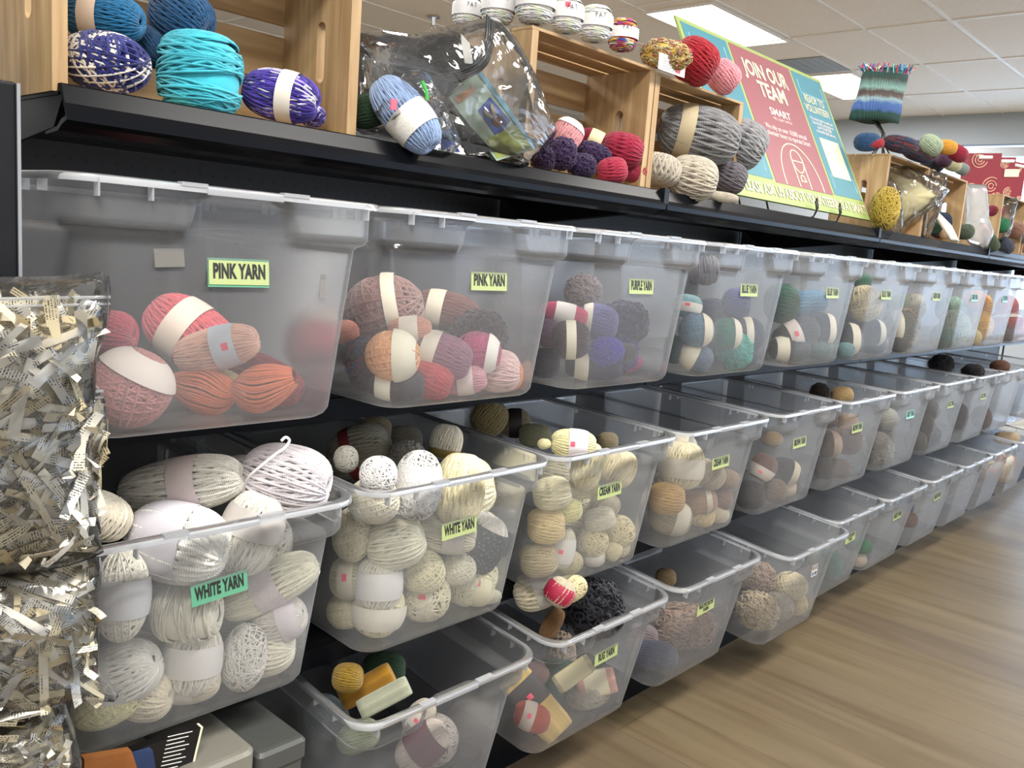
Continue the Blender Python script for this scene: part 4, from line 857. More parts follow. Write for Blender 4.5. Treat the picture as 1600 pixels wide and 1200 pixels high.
def tub_mesh():
    rings = []; zc = .228
    for z, ex, rd in ((0, .022, .022), (.0015, .011, .028), (.006, .004, .032), (.014, 0, .034)):
        i = body(z)+ex; rings.append(bin_ring(z, W/2-i, i, LB-i, rd+.004))
    for z in (.05, .10, .15, .19, .218, .225): rings.append(bin_ring(z, W/2-body(z), body(z), LB-body(z), .038))
    def nh(z):
        if z > H-.008: return .0
        if z > H-.022: return .036+.024*math.sqrt(max(0, 1-((z-(H-.022))/.014)**2))
        return .060+.012*((H-.022-z)/(H-.022-zc))**1.5
    for z, sh in ((.2285, .25), (.232, .75), (.238, 1.), (.245, 1.), (.252, 1), (.258, 1), (.264, 1), (.268, 1), (.272, 1), (.275, 1), (.2775, 1), (.2785, 1)):
        b = body(.228); i = b-(b-.011)*sh; hn = nh(z)
        mk = (lambda x, hn=hn: 1/(1+math.exp((abs(x)-hn)/.0009)) if hn > 0 and abs(abs(x)-hn) < .05 else (1.0 if abs(x) < hn else 0.0))
        rings.append(bin_ring(z, W/2-i, i, LB-i, .040, mk, b-i))
    rings.append(bin_ring(H-.002, W/2-.011, .011, LB-.011, .040))
    V, F = loft(rings, True, (True, False)); return V, F
def rim_mesh():
    prof = [(.0115, H-.006), (.0115, H-.001), (.0095, H), (.0045, H), (.001, H-.0015), (0, H-.004), (0, H-.0085), (.0012, H-.0085), (.0016, H-.004), (.005, H-.002), (.009, H-.0025), (.0102, H-.006)]
    rings = [bin_ring(z, W/2-i, i, LB-i, .045-i*.4) for i, z in prof]; rings.append(rings[0])
    V, F = loft(rings)
    b = MB(); b.V, b.F = list(V), list(F)
    for x in (-.17, -.115, .165): b.box((x-.001, .001, H-.022), (x+.001, .012, H-.004))       # ribs under the flange
    for y in (.07, .12, .30, .48):
        for s_ in (-1, 1): b.box((s_*(W/2-.006)-.005, y-.001, H-.020), (s_*(W/2-.006)+.005, y+.001, H-.004))
    for x0, x1 in ((-.085, -.055), (.04, .075)): b.box((x0, -.0008, H-.003), (x1, .0095, H+.0012))   # latch ledges
    b.box((-.055, -.0006, H-.010), (.04, .003, H-.004))
    return b.V, b.F
tv, tf = tub_mesh(); TUB = bpy.data.meshes.new('tub'); TUB.from_pydata(tv, [], tf); TUB.shade_smooth(); TUB.materials.append(M['tub'])
rv, rf = rim_mesh(); RIM = bpy.data.meshes.new('rim'); RIM.from_pydata(rv, [], rf); RIM.shade_smooth(); RIM.set_sharp_from_angle(angle=R(35)); RIM.materials.append(M['rim'])
for me in (TUB,): me.set_sharp_from_angle(angle=R(75))

def text(name, body_, h, mat, parent, Mx, sx=.6, bold=.018, align='CENTER', ext=.0004, space=1.0, width=None):
    c = bpy.data.curves.new(name, 'FONT'); c.body = body_; c.size = 1.38; c.align_x = align; c.align_y = 'CENTER'
    c.offset = bold; c.extrude = 0; c.space_character = space; c.resolution_u = 3; c.space_line = .9
    c.materials.append(mat)
    o = bpy.data.objects.new(name, c); COL.objects.link(o)
    if parent: o.parent = parent
    dg = bpy.context.evaluated_depsgraph_get(); me = bpy.data.meshes.new_from_object(o.evaluated_get(dg))
    q = bpy.data.objects.new(name, me); COL.objects.link(q); q.parent = parent; bpy.data.objects.remove(o)
    if not me.materials: me.materials.append(mat)
    if width: xs = [v.co.x for v in me.vertices]; sx = width/h/(max(xs)-min(xs))
    q.matrix_local = Mx @ Matrix.Diagonal((h*sx, h, h, 1)); return q
FRONT = Matrix.Rotation(R(90), 4, 'X')     # text facing -y
def front_tilt(z):                        # follow the tapered front wall
    return Matrix.Rotation(-math.atan(.019/.228), 4, 'X')
LBL = {'A0': ('PINK YARN', 'lime', 0, .2), 'A1': ('PINK YARN', 'lime', .007, 0), 'A2': ('PURPLE YARN', 'lime', -.002, .0), 'A3': ('BLUE YARN', 'lime', -.004, 0),
       'A4': ('BLUE YARN', 'lime', .02, 0), 'A5': ('BLUE YARN', 'lime', -.02, 0), 'A6': ('GREEN YARN', 'lime', -.01, 0), 'A7': ('GREEN YARN', 'teal_label', 0, 0), 'A8': ('YELLOW YARN', 'teal_label', 0, 0),
       'B0': ('WHITE YARN', 'green_label', .003, 4), 'B1': ('WHITE YARN', 'lime', .002, 2), 'B2': ('CREAM YARN', 'lime', -.004, 1), 'B3': ('CREAM YARN', 'lime', .01, 1), 'B4': ('BROWN YARN', 'lime', -.012, 1),
       'B5': ('BROWN YARN', 'lime', -.04, 1), 'B6': ('GREY YARN', 'teal_label', -.01, 0), 'B7': ('BLACK YARN', 'lime', 0, 0), 'B8': ('BLACK YARN', 'lime', 0, 0),
       'C2': ('RUG YARN', 'lime', .01, 3), 'C3': ('MULTICOLOR\nYARN', 'lime', -.02, 3), 'C5': ('MULTICOLOR\nYARN', 'lime', 0, 3), 'C6': ('MIXED YARN', 'lime', 0, 2), 'C7': ('MIXED YARN', 'lime', 0, 2)}
NUM = ['first', 'second', 'third', 'fourth', 'fifth', 'sixth', 'seventh', 'eighth', 'ninth', 'tenth', 'eleventh']
BIN_TXT = {
 'A0': 'clear plastic bin labelled PINK YARN, leftmost of the top row', 'A1': 'clear plastic bin labelled PINK YARN, second in the top row',
 'A2': 'clear plastic bin labelled PURPLE YARN in the top row', 'A3': 'nearest of the three clear bins labelled BLUE YARN', 'A4': 'middle one of the three clear bins labelled BLUE YARN',
 'A5': 'farthest of the three clear bins labelled BLUE YARN', 'A6': 'clear bin of olive and tan yarn right of the three BLUE YARN bins', 'A7': 'clear bin of green and mint yarn in the top row, teal label',
 'A8': 'clear bin full of yellow and orange yarn in the top row', 'A9': 'clear bin of red and pink yarn near the end of the top row',
 'B0': 'open clear bin with a green WHITE YARN label, leftmost of the middle row', 'B1': 'open clear bin with a yellow-green WHITE YARN label, heaped with white yarn', 'B2': 'full clear CREAM YARN bin right of the WHITE YARN bins',
 'B3': 'half empty clear CREAM YARN bin, second of the two', 'B4': 'clear BROWN YARN bin with daylight on its right side, nearer of two', 'B5': 'clear BROWN YARN bin, farther of the two',
 'B6': 'clear bin with teal GREY YARN label in the middle row', 'B7': 'clear middle row bin just right of the GREY YARN bin', 'B8': 'clear middle row bin with black yarn poking over its rim', 'B9': 'clear middle row bin with a brown ball on top, next to last', 'B10': 'clear bin farthest right in the middle row', 'A10': 'empty clear bin at the far right end of the top row',
 'C1': 'unlabelled clear bin in the bottom row with yellow yarn bag inside', 'C2': 'clear RUG YARN bin in the bottom row with a black ball on top', 'C3': 'clear MULTICOLOR YARN bin in the bottom row with brown bundle',
 'C4': 'clear bottom row bin pulled forward with a small picture sticker', 'C5': 'clear bottom row bin behind the pulled-out one, teal ball inside', 'C6': 'clear bottom row bin with a green skein low inside',
 'C7': 'clear bottom row bin with brown yarn, left of the three farthest small ones', 'C8': 'empty-looking clear bottom row bin, third from the far end', 'C9': 'clear bottom row bin, second from the far end', 'C10': 'clear bin of beige and orange yarn at the far floor end'}
for key, (x, y, z, t) in BINS.items():
    b = tag(empty('storage_bin', (x, y, z), (t, 0, 0)), BIN_TXT[key], 'storage bin', {'A': 'clear bins in the top row', 'B': 'clear bins in the middle row', 'C': 'clear bins in the bottom row'}[key[0]])
    for nm, me in (('tub', TUB), ('rim', RIM)):
        o = bpy.data.objects.new(nm, me); COL.objects.link(o); o.parent = b
    if key in LBL:
        s_, c_, dx, rot = LBL[key]; zl = .191; two = '\n' in s_
        Mx = Matrix.Translation((dx, body(zl)-.0012, zl)) @ Matrix.Rotation(R(-rot), 4, 'Y') @ Matrix.Rotation(-math.atan(.019/.228), 4, 'X')
        if key == 'A0':
            q = MB().box((-.0395, -.0004, -.0165), (.0395, .0004, .0165)).build('label_backing', M['green_label'], b); q.matrix_local = Mx
            Mx = Mx @ Matrix.Translation((0, -.0009, 0))
        lb = MB().box((-.0385, -.0005, -.0138), (.0385, .0005, .0138)).build('name_label', M[c_], b); lb.matrix_local = Mx
        text('lettering', s_, .0092 if two else .0165, M['ink'], lb, Matrix.Translation((0, -.0009, .001)) @ FRONT, {8: .60, 9: .56, 10: .53, 11: .47}.get(len(s_), .56) if not two else .66, .065, space=1.04, width=.062 if two else .054 if len(s_) < 9 else .067)
# old tape marks and a picture sticker on some bins
def on_bin(key, x, z, w_, h_, mat, name, rot=0):
    bo = [o for o in bpy.data.objects if o.name.startswith('storage_bin') and o.get('label') == BIN_TXT[key]][0]
    o = MB().box((-w_/2, -.0003, -h_/2), (w_/2, .0003, h_/2)).build(name, mat, bo)
    o.matrix_local = Matrix.Translation((x, body(z)-.001, z)) @ Matrix.Rotation(R(rot), 4, 'Y') @ Matrix.Rotation(-math.atan(.019/.228), 4, 'X'); return o
tape = plastic('old_tape', (.75, .72, .66), .35, .6, .3, (.62, .6, .55))
on_bin('A0', -.085, .205, .034, .020, tape, 'tape_remnant', -3); on_bin('A0', .118, .178, .008, .03, tape, 'tape_remnant', 4)
st = on_bin('C4', .045, .19, .036, .034, M['white_paper'], 'picture_sticker')
for i in range(2):
    for j in range(2):
        q = MB().box((-.016+.017*i, -.001, -.014+.015*j), (-.003+.017*i, -.0004, -.003+.015*j)).build('printed_picture', pbr('sticker_print', ['5c7090', '94706c', '4c5058', '7c8478'][2*i+j], .6), st)

# ---------------------------------------------------------------- yarn: strands really wound around a core
def surf(d, a, n=2.4, dimple=.0):
    """unit direction -> point on a fat capsule-like body (radius 1, half length a)"""
    rxy = np.sqrt(d[:, 0]**2+d[:, 1]**2); s = (rxy**n+np.abs(d[:, 2])**n)**(-1/n)
    p = d*s[:, None]; r2 = np.sqrt(p[:, 0]**2+p[:, 1]**2)
    p[:, 2] *= a*(1-dimple*np.exp(-(r2/.28)**2)); return p
def wind(style, a, loops, seed, n=2.4, dimple=.12):
    rg = np.random.RandomState(seed); pts = []; seg = 44
    if style == 'C':                                    # wound round the girth, crossing on top
        T = np.linspace(0, 1, loops*seg); ph = T*loops*2*np.pi
        lat = np.sin(T*loops*.9)*1.1+.18*np.sin(ph*1.0+T*9); lat = np.clip(lat, -1.35, 1.35)
        d = np.stack([np.cos(lat)*np.cos(ph), np.cos(lat)*np.sin(ph), np.sin(lat)], 1)
        p = surf(d, a, n, dimple)*(1+.02*np.sin(T*40))[:, None]
        return [p]
    t = np.linspace(0, 2*np.pi, seg, endpoint=False)
    P = []; phi = 0
    if style == 'K': sched = [(.30, .55), (.16, .45)]
    elif style == 'T': sched = [(.34, .5), (.2, .5)]
    else: sched = [(.95, .4), (.62, .35), (.8, .25)]
    tot = 0
    for li, (tau, frac) in enumerate(sched):
        m = int(loops*frac); axis = Matrix.Rotation(li*2.1*(style == 'B'), 3, Vector((1, .3, 0)).normalized()); Ax = np.array(axis)
        bundle = 0
        for k in range(m):
            if k % 7 == 0: bundle = rg.normal(0, .05)
            ph = 2*np.pi*k/m+bundle+rg.normal(0, .010); ta = tau+bundle*.6+rg.normal(0, .02)
            nrm = np.array([np.cos(ph)*np.cos(ta), np.sin(ph)*np.cos(ta), np.sin(ta)])
            e1 = np.cross(nrm, [0, 0, 1.]); e1 /= np.linalg.norm(e1); e2 = np.cross(nrm, e1)
            # spiral gently from this loop to the next so the strand is continuous
            d = np.cos(t)[:, None]*e1+np.sin(t)[:, None]*e2
            if style == 'B': d = d @ Ax.T
            rr = .985+.035*(li+k/m)/len(sched)*1.6+rg.normal(0, .004)
            P.append(surf(d, a, n, dimple)*rr)
    return P
def strand_mesh(name, loops_pts, rad, closed, seed, core_a=None, n=2.4, dimple=.12, fuzz=0):
    rg = np.random.RandomState(seed); Vs = []; Fs = []; UV = []; off = 0; u0 = 0
    ns = 4
    for p in loops_pts:
        m = len(p)
        if fuzz: p = p+rg.normal(0, fuzz, p.shape)
        tn = (np.roll(p, -1, 0)-np.roll(p, 1, 0)) if closed else np.gradient(p, axis=0)
        tn /= np.linalg.norm(tn, axis=1)[:, None]+1e-9
        nr = p/(np.linalg.norm(p, axis=1)[:, None]+1e-9); nr = nr-(nr*tn).sum(1)[:, None]*tn; nr /= np.linalg.norm(nr, axis=1)[:, None]+1e-9
        bt = np.cross(tn, nr)
        ang = np.linspace(-.25, np.pi+.25, ns)
        q = p[:, None, :]+rad*(np.cos(ang)[None, :, None]*bt[:, None, :]+np.sin(ang)[None, :, None]*nr[:, None, :])
        Vs.append(q.reshape(-1, 3))
        ln = np.concatenate([[0], np.cumsum(np.linalg.norm(np.diff(p, axis=0), axis=1))])/(rad*4)
        rows = m if closed else m-1
        for i in range(rows):
            i2 = (i+1) % m
            ua, ub = u0+ln[i], u0+(ln[i+1] if i+1 < m else ln[i]+(ln[1]-ln[0]))
            for j in range(ns-1):
                Fs.append((off+i*ns+j, off+i2*ns+j, off+i2*ns+j+1, off+i*ns+j+1))
                UV += [ua, j/ns, ub, j/ns, ub, (j+1)/ns, ua, (j+1)/ns]
        u0 += ln[-1]; off += m*ns
    if core_a:
        la, lo = 12, 20; th = np.linspace(0.02, np.pi-.02, la); f0 = off
        d = np.array([[np.sin(a)*np.cos(b), np.sin(a)*np.sin(b), np.cos(a)] for a in th for b in np.linspace(0, 2*np.pi, lo, endpoint=False)])
        Vs.append(surf(d, core_a, n, dimple)*.94)
        for i in range(la-1):
            for j in range(lo):
                Fs.append((f0+i*lo+j, f0+(i+1)*lo+j, f0+(i+1)*lo+(j+1) % lo, f0+i*lo+(j+1) % lo)); UV += [0, 0]*4
    me = bpy.data.meshes.new(name); me.from_pydata(np.concatenate(Vs).tolist(), [], Fs)
    uv = me.uv_layers.new(name='UVMap'); uv.data.foreach_set('uv', np.array(UV, dtype=np.float32))
    me.shade_smooth(); me.materials.append(M['yarn']); me.update(); return me
def messy_loops(a, seed, cnt=55, rough=.28):
    rg = np.random.RandomState(seed); P = []
    t = np.linspace(0, 2*np.pi, 40, endpoint=False)
    for k in range(cnt):
        nrm = rg.normal(size=3); nrm /= np.linalg.norm(nrm); e1 = np.cross(nrm, [.1, .2, 1.]); e1 /= np.linalg.norm(e1); e2 = np.cross(nrm, e1)
        c = nrm*rg.uniform(-.55, .55)
        d = np.cos(t)[:, None]*e1+np.sin(t)[:, None]*e2
        w_ = sum(rg.normal(0, rough/(j+1), 3)[None]*np.sin((j+1)*t+rg.uniform(0, 6))[:, None] for j in range(1, 5))
        d = d+c+w_; nn = np.linalg.norm(d, axis=1)[:, None]; d = d/nn
        P.append(surf(d, a, 2.2, 0)*(np.clip(nn, .88, 1.08)))
    return P
def fuzzy_loops(a, seed, cnt=420):
    rg = np.random.RandomState(seed); P = []; t = np.linspace(0, 2*np.pi, 9, endpoint=False)
    for k in range(cnt):
        d = rg.normal(size=3); d /= np.linalg.norm(d); e1 = np.cross(d, rg.normal(size=3)); e1 /= np.linalg.norm(e1); e2 = np.cross(d, e1)
        r_ = rg.uniform(.05, .15); h = rg.uniform(.3, 1)
        q = d+r_*(np.cos(t)[:, None]*e1+np.sin(t)[:, None]*e2); q /= np.linalg.norm(q, axis=1)[:, None]
        P.append(surf(q, a, 2.2, 0)*(.97+.09*h*(1+np.sin(t)))[:, None])
    return P
def hank_loops(seed):
    """bow-tie skein pinched at its middle; unit length 1 = half length, built along z"""
    rg = np.random.RandomState(seed); P = []; T = np.linspace(-1, 1, 46)
    for k in range(52):
        ph = 2*np.pi*k/52+rg.normal(0, .03)
        env = .24+.78*np.abs(np.sin(np.pi*np.clip(np.abs(T), 0, 1)**.8*.97))**.8
        tw = ph+1.3*T*np.sign(1)+.25*np.sin(T*5)
        x = env*np.cos(tw); y = env*np.sin(tw)
        P.append(np.stack([x+.55*(T*T-.35), y, T*2.35*(1-.03*np.cos(tw))], 1)*(1+rg.normal(0, .006)))
    return P
PR = {}
def proto(key, fn): PR[key] = fn(); return PR[key]
for i, a in enumerate((1.0, 1.08, 1.0)): proto(('B', i), lambda: strand_mesh('yarn_ball_mesh', wind('B', a, 66, 11+i, 2.1, .03), .042, True, i, a, 2.1, .03))
for i, a in enumerate((1.15, 1.45, 1.9, 2.5)): proto(('K', i), lambda: strand_mesh('yarn_skein_mesh', wind('K', a, 68, 31+i, 2.5, .14), .043, True, i, a, 2.5, .14))
for i, a in enumerate((1.1, 1.5, 2.4)): proto(('T', i), lambda: strand_mesh('chunky_skein_mesh', wind('T', a, 46, 51+i, 2.5, .14), .070, True, i, a, 2.5, .14))
for i, a in enumerate((1.05, 1.5)): proto(('M', i), lambda: strand_mesh('loose_yarn_mesh', messy_loops(a, 71+i, 85, .22), .036, True, i, a*.9, 2.2, 0))
for i, a in enumerate((1.0, 1.5)): proto(('F', i), lambda: strand_mesh('fluffy_yarn_mesh', fuzzy_loops(a, 81+i), .040, True, i, a, 2.2, 0))
proto(('C', 0), lambda: strand_mesh('yarn_cake_mesh', wind('C', 1.0, 80, 5, 3.4, .02), .036, False, 5, 1.0, 3.4, .02))
proto(('C', 1), lambda: strand_mesh('yarn_cake_mesh', wind('C', 1.25, 90, 6, 3.4, .02), .034, False, 6, 1.25, 3.4, .02))
proto(('H', 0), lambda: strand_mesh('bow_skein_mesh', hank_loops(3), .050, False, 3))
def pack_mesh(name, A, a=1.0, z0=-1.0, z1=1.0, ridge=.02, cap=True):
    n = 96; rings = []
    def ring(z, k, rd):
        P = []
        for i in range(n):
            q = 2*math.pi*i/n; c, s_ = math.cos(q), math.sin(q); r_ = (abs(c)**5+abs(s_)**5)**-.2*(1+rd*math.sin(q*31))
            P.append((r_*c*.52*k*a, r_*s_*k*a, z*A))
        return P
    zs = np.linspace(z0, z1, 9)
    if cap: rings.append(ring(z0, .80, ridge)); rings.append(ring(z0*.985, .93, ridge))
    for z in zs[1:-1] if cap else zs: rings.append(ring(z, 1, ridge))
    if cap: rings.append(ring(z1*.985, .93, ridge)); rings.append(ring(z1, .80, ridge))
    V, F = loft(rings, True, (cap, cap)); me = bpy.data.meshes.new(name); me.from_pydata(V, [], F); uv = me.uv_layers.new(name='UVMap')
    for p in me.polygons:
        for li in p.loop_indices: vi = me.loops[li].vertex_index; uv.data[li].uv = ((vi % n)*1.5, (vi//n)*.1)
    me.shade_smooth(); me.materials.append(M['yarn']); return me
PR[('P', 0)] = pack_mesh('yarn_pack_mesh', 2.1)
ASP = {'P': (2.1,), 'B': (1.0, 1.08, 1.0), 'K': (1.15, 1.45, 1.9, 2.5), 'T': (1.1, 1.5, 2.4), 'M': (1.05, 1.5), 'F': (1.0, 1.5), 'C': (1.0, 1.25), 'H': (2.35,)}
BANDS = {}
def band_mesh(a, z0, wd, n):
    k = (round(a, 2), round(z0, 2), round(wd, 2))
    if k in BANDS: return BANDS[k]
    rings = []; uvs = []
    zs = np.linspace(z0-wd, z0+wd, 7)
    for z in zs:
        zz = min(abs(z), .97); rad = max((1-zz**n)**(1/n), .25)*(1.085 if n > 2.15 else 1.11)+.015
        rings.append([(rad*math.cos(q), rad*math.sin(q), z*a*1.06) for q in np.linspace(0, 2*math.pi, 40, endpoint=False)])
    V, F = loft(rings); me = bpy.data.meshes.new('paper_band'); me.from_pydata(V, [], F)
    uv = me.uv_layers.new(name='UVMap')
    for p in me.polygons:
        for li in p.loop_indices:
            vi = me.loops[li].vertex_index; uv.data[li].uv = ((vi % 40)/40, (vi//40)/6)
    me.shade_smooth(); me.materials.append(M['band']); BANDS[k] = me; return me
def sticker_mesh(rad, z, sz):
    V = []; F = []
    for i in range(5):
        q = -sz/rad/2+sz/rad*i/4
        for dz in (-sz*.42, sz*.42): V.append((rad*math.cos(q), rad*math.sin(q), z+dz))
    for i in range(4): F.append((2*i, 2*i+2, 2*i+3, 2*i+1))
    me = bpy.data.meshes.new('price_sticker'); me.from_pydata(V, [], F); me.materials.append(M['sticker']); return me
def set_mat(o, m):
    o.material_slots[0].link = 'OBJECT'; o.material_slots[0].material = m
def basis(P, ax, hint=None):
    ax = ax.normalized(); v = (CAM-P); v = v-ax*v.dot(ax)
    if hint is not None: v = hint-ax*hint.dot(ax)
    v.normalize(); y = ax.cross(v)
    return Matrix(((v.x, y.x, ax.x), (v.y, y.y, ax.y), (v.z, y.z, ax.z)))
KIND = {'B': ('yarn_ball', 'yarn ball'), 'K': ('yarn_skein', 'yarn skein'), 'T': ('chunky_yarn_skein', 'yarn skein'), 'M': ('loose_yarn_bundle', 'yarn bundle'), 'F': ('fluffy_yarn_ball', 'yarn ball'), 'C': ('yarn_cake', 'yarn cake'), 'H': ('yarn_skein', 'yarn skein'), 'P': ('yarn_pack', 'yarn pack')}
cnt = 0
def yarn(style, P, ax, a, b, col, opts='', label='', group=None, mat=None, hint=None, spin=None, name=None, fit=True):
    """one ball or skein: half length a along ax, radius b, its paper band and price sticker as parts"""
    global cnt; cnt += 1
    asp = a/b; i = min(range(len(ASP[style])), key=lambda k: abs(math.log(ASP[style][k]/asp)))
    if style == 'B': i = cnt % 3
    A = ASP[style][i]
    P = Vector(P); B = basis(P, Vector(ax), hint)
    o = bpy.data.objects.new(name or KIND[style][0], PR[(style, i)]); COL.objects.link(o)
    sp = Matrix.Rotation(spin if spin is not None else 0, 3, 'Z')
    k = 1/1.03
    M4 = (B @ sp).to_4x4() @ Matrix.Diagonal((b*k, b*k, a/A*k, 1)); M4.translation = P; o.matrix_world = M4
    o.color = lin(col)
    tag(o, label, KIND[style][1], group)
    if mat: set_mat(o, M[mat])
    bo = None; z0 = 0; n = {'B': 2.1, 'C': 3.4, 'M': 2.2, 'F': 2.2}.get(style, 2.5)
    for tok in opts.split():
        if tok[0] == 'b':
            pr = tok.endswith('p'); z_, w_, c_ = tok[1:].rstrip('p').split(','); z0 = float(z_)
            if style == 'H':
                V, F = loft([[((.36*math.cos(q)-.19), .36*math.sin(q), z) for q in np.linspace(0, 6.283, 30, endpoint=False)] for z in (-.36, 0, .36)])
                me = bpy.data.meshes.new('paper_band'); me.from_pydata(V, [], F); me.shade_smooth(); me.materials.append(M['band'])
            elif style == 'P':
                me = pack_mesh('paper_band', 2.1, 1.04, z0-float(w_), z0+float(w_), 0, False); me.materials[0] = M['band']
            else: me = band_mesh(A, z0*.85, float(w_)*.8, n)
            bo = bpy.data.objects.new('paper_band', me); COL.objects.link(bo); bo.parent = o; bo.color = lin(c_)
            if pr:
                bo.material_slots[0].link = 'OBJECT'; bo.material_slots[0].material = M['band_print']
        if tok[0] == 's':
            z1 = float(tok[1:])*.85; rad = .62 if style == 'P' else (1-min(abs(z1), .9)**n)**(1/n)*1.085+.03
            so = bpy.data.objects.new('price_sticker', sticker_mesh(rad, z1*A, .36)); COL.objects.link(so); so.parent = o
            so['label'] = 'pink price sticker'
    return o
SHORT = {}
for key, (nm, items) in YARN.items():
    for (st_, x, y, z, an, a, b, col, opt, ph) in items:
        an = R(an); ax = cr*math.cos(an)+cu*math.sin(an)
        cnt2 = cnt
        mt = 'v_dark' if 'multicolour' in ph else None
        sp = [0, .5, 1.1, -.6, 2.0][cnt % 5] if not ('s' in opt.split(' ')[-1][:1]) else 0
        o = yarn(st_, (x, y, z), ax, a, b, col, opt, f'{ph}, {nm}', f'yarn in the {nm}'[:60], mt, spin=R(-90) if st_ == 'H' else 0)
# a few tails and loops of loose strand on the nearest skeins
def tail(parent_lbl, pts, r_, col):
    o = [q for q in bpy.data.objects if q.get('label', '').startswith(parent_lbl)][0]
    t = MB().tube(pts, r_, 7).build('strand_tail', M['yarn'], o, True); t.matrix_parent_inverse = o.matrix_world.inverted(); t.color = lin(col); return t
def curve_pts(P, n=24):
    P = [Vector(p) for p in P]; out = []
    for i in range(len(P)-1):
        p0, p1, p2, p3 = P[max(i-1, 0)], P[i], P[i+1], P[min(i+2, len(P)-1)]
        for k in range(n//(len(P)-1)+1):
            t = k/(n//(len(P)-1)+1)
            out.append(.5*((2*p1)+(-p0+p2)*t+(2*p0-5*p1+4*p2-p3)*t*t+(-p0+3*p1-3*p2+p3)*t**3))
    return out+[P[-1]]
# ---------------------------------------------------------------- wooden crates on the top shelf
ZT = FZ-.006
def crate(x0, x1, h, label, y0=.02, dep=.168, back_gap=True, slot=True):
    c = tag(empty('wooden_crate', (x0, y0, ZT)), label, 'crate', 'wooden crates on the top shelf'); L = x1-x0; th = .017
    def panel(x):
        # panel in the YZ plane with a rounded hand slot: outer rectangle and slot joined by a ring of faces
        n = 32; out = []; inn = []; cy_, cz_ = dep*.42, h*.5
        for i in range(n):
            q = 2*math.pi*i/n; dy, dz = math.cos(q), math.sin(q)
            k = min((dep/2)/abs(dy) if abs(dy) > 1e-6 else 9, (h/2)/abs(dz) if abs(dz) > 1e-6 else 9)
            out.append((dep/2+dy*k, h/2+dz*k))
            sr = .0105; sl = .034
            inn.append((cy_+sr*dy, cz_+sr*dz+(sl if dz > 1e-6 else -sl if dz < -1e-6 else 0)))
        for cy2, cz2 in ((0, 0), (dep, 0), (dep, h), (0, h)):
            j = min(range(n), key=lambda i: (out[i][0]-cy2)**2+(out[i][1]-cz2)**2); out[j] = (cy2, cz2)
        V = []; F = []
        for xx in (x, x+th):
            V += [(xx, y, z) for y, z in out]+[(xx, y, z) for y, z in inn]
        for i in range(n):
            j = (i+1) % n
            F += [(i, j, n+j, n+i), (2*n+i, 3*n+i, 3*n+j, 2*n+j), (i, 2*n+i, 2*n+j, j), (n+i, n+j, 3*n+j, 3*n+i)]
        return mesh('end_panel', V, F, M['pine_z'], c)
    panel(0); panel(L-th)
    for k in range(3):                                  # top and bottom slats run along x
        ya = .0+k*(dep+.004)/3; yb = ya+dep/3-.006
        MB().box((-.001, ya, h), (L+.001, yb, h+.006)).build('slat', M['pine_x'], c, bevel=.001)
        MB().box((th, ya, .0), (L-th, yb, .006)).build('slat', M['pine_x'], c)
    for k in range(3):
        za = .012+k*(h-.01)/3; zb = za+(h-.01)/3-.018
        MB().box((0, dep, za), (L, dep+.007, zb)).build('slat', M['pine_x'], c, bevel=.001)
    return c
crate(.0, .425, .262, 'leftmost wooden crate, holding blue and turquoise yarn', dep=.175)
crate(.795, 1.180, .245, 'wooden crate of purple and maroon yarn right of the clear zip bag')
crate(1.184, 1.557, .240, 'wooden crate with thick grey yarn, left of the volunteer poster')
crate(2.512, 2.905, .243, 'wooden crate under the knitted cuff, behind the yellow yarn bag')
crate(2.935, 3.345, .243, 'wooden crate with navy yarn right of the large clear bag')
crate(3.86, 4.27, .243, 'small distant wooden crate under the nearest red gift bag')
crate(4.30, 4.71, .243, 'farthest wooden crate, under the two farther red gift bags')

# ---------------------------------------------------------------- yarn and clutter on the top shelf
for (st_, x, y, z, an, a, b, col, opt, lab, mt) in TOP:
    an_ = R(an); ax = cr*math.cos(an_)+cu*math.sin(an_)
    if an >= 86: ax = Vector((0, 0, 1))
    yarn(st_, (x, y, z), ax, a, b, col, opt, lab, 'yarn on the top shelf', mt or None, name='knotted_hank' if 'hank' in lab else None)
for o in [q for q in bpy.data.objects if q.get('label', '').startswith(('white pastel yarn cake', 'bright rainbow'))]:
    # lettering on the wide paper labels, on the side of the cake that faces the aisle
    n_ = o.matrix_world.to_3x3(); s_ = o.matrix_world.to_scale()
    text('lettering', 'P A T', .30, M['ink'], o, Matrix.Rotation(R(14), 4, 'Z') @ Matrix.Translation((1.16, 0, .28)) @ Matrix(((0, 0, 1, 0), (1, 0, 0, 0), (0, 1, 0, 0), (0, 0, 0, 1))), .7, .01)
tail('dark blue skein with a loose loop', curve_pts([(.24, .08, 1.505), (.285, .06, 1.53), (.33, .05, 1.50), (.33, .05, 1.465), (.29, .06, 1.44), (.24, .05, 1.425)], 40), .003, '12466e')
tail('dark blue skein with a loose loop', curve_pts([(.25, .08, 1.52), (.30, .055, 1.52), (.345, .045, 1.485), (.335, .045, 1.455), (.28, .06, 1.455)], 40), .003, '12466e')
tl_ = tag(MB().box((1.152, -.006, 1.498), (1.250, -.004, 1.530)).build('price_tag', M['white_paper']), 'white card price tag hanging at the corner of the autumn coloured hank', 'price tag')
MB().box((1.215, -.0066, 1.503), (1.232, -.006, 1.514)).build('price_sticker', M['sticker'], tl_)
for i in range(5): MB().box((1.165, -.0064, 1.522-.005*i), (1.205-.006*(i % 2), -.006, 1.5232-.005*i)).build('printed_line', pbr('grey_print', '888888', .7) if i == 0 else bpy.data.materials['grey_print'], tl_)

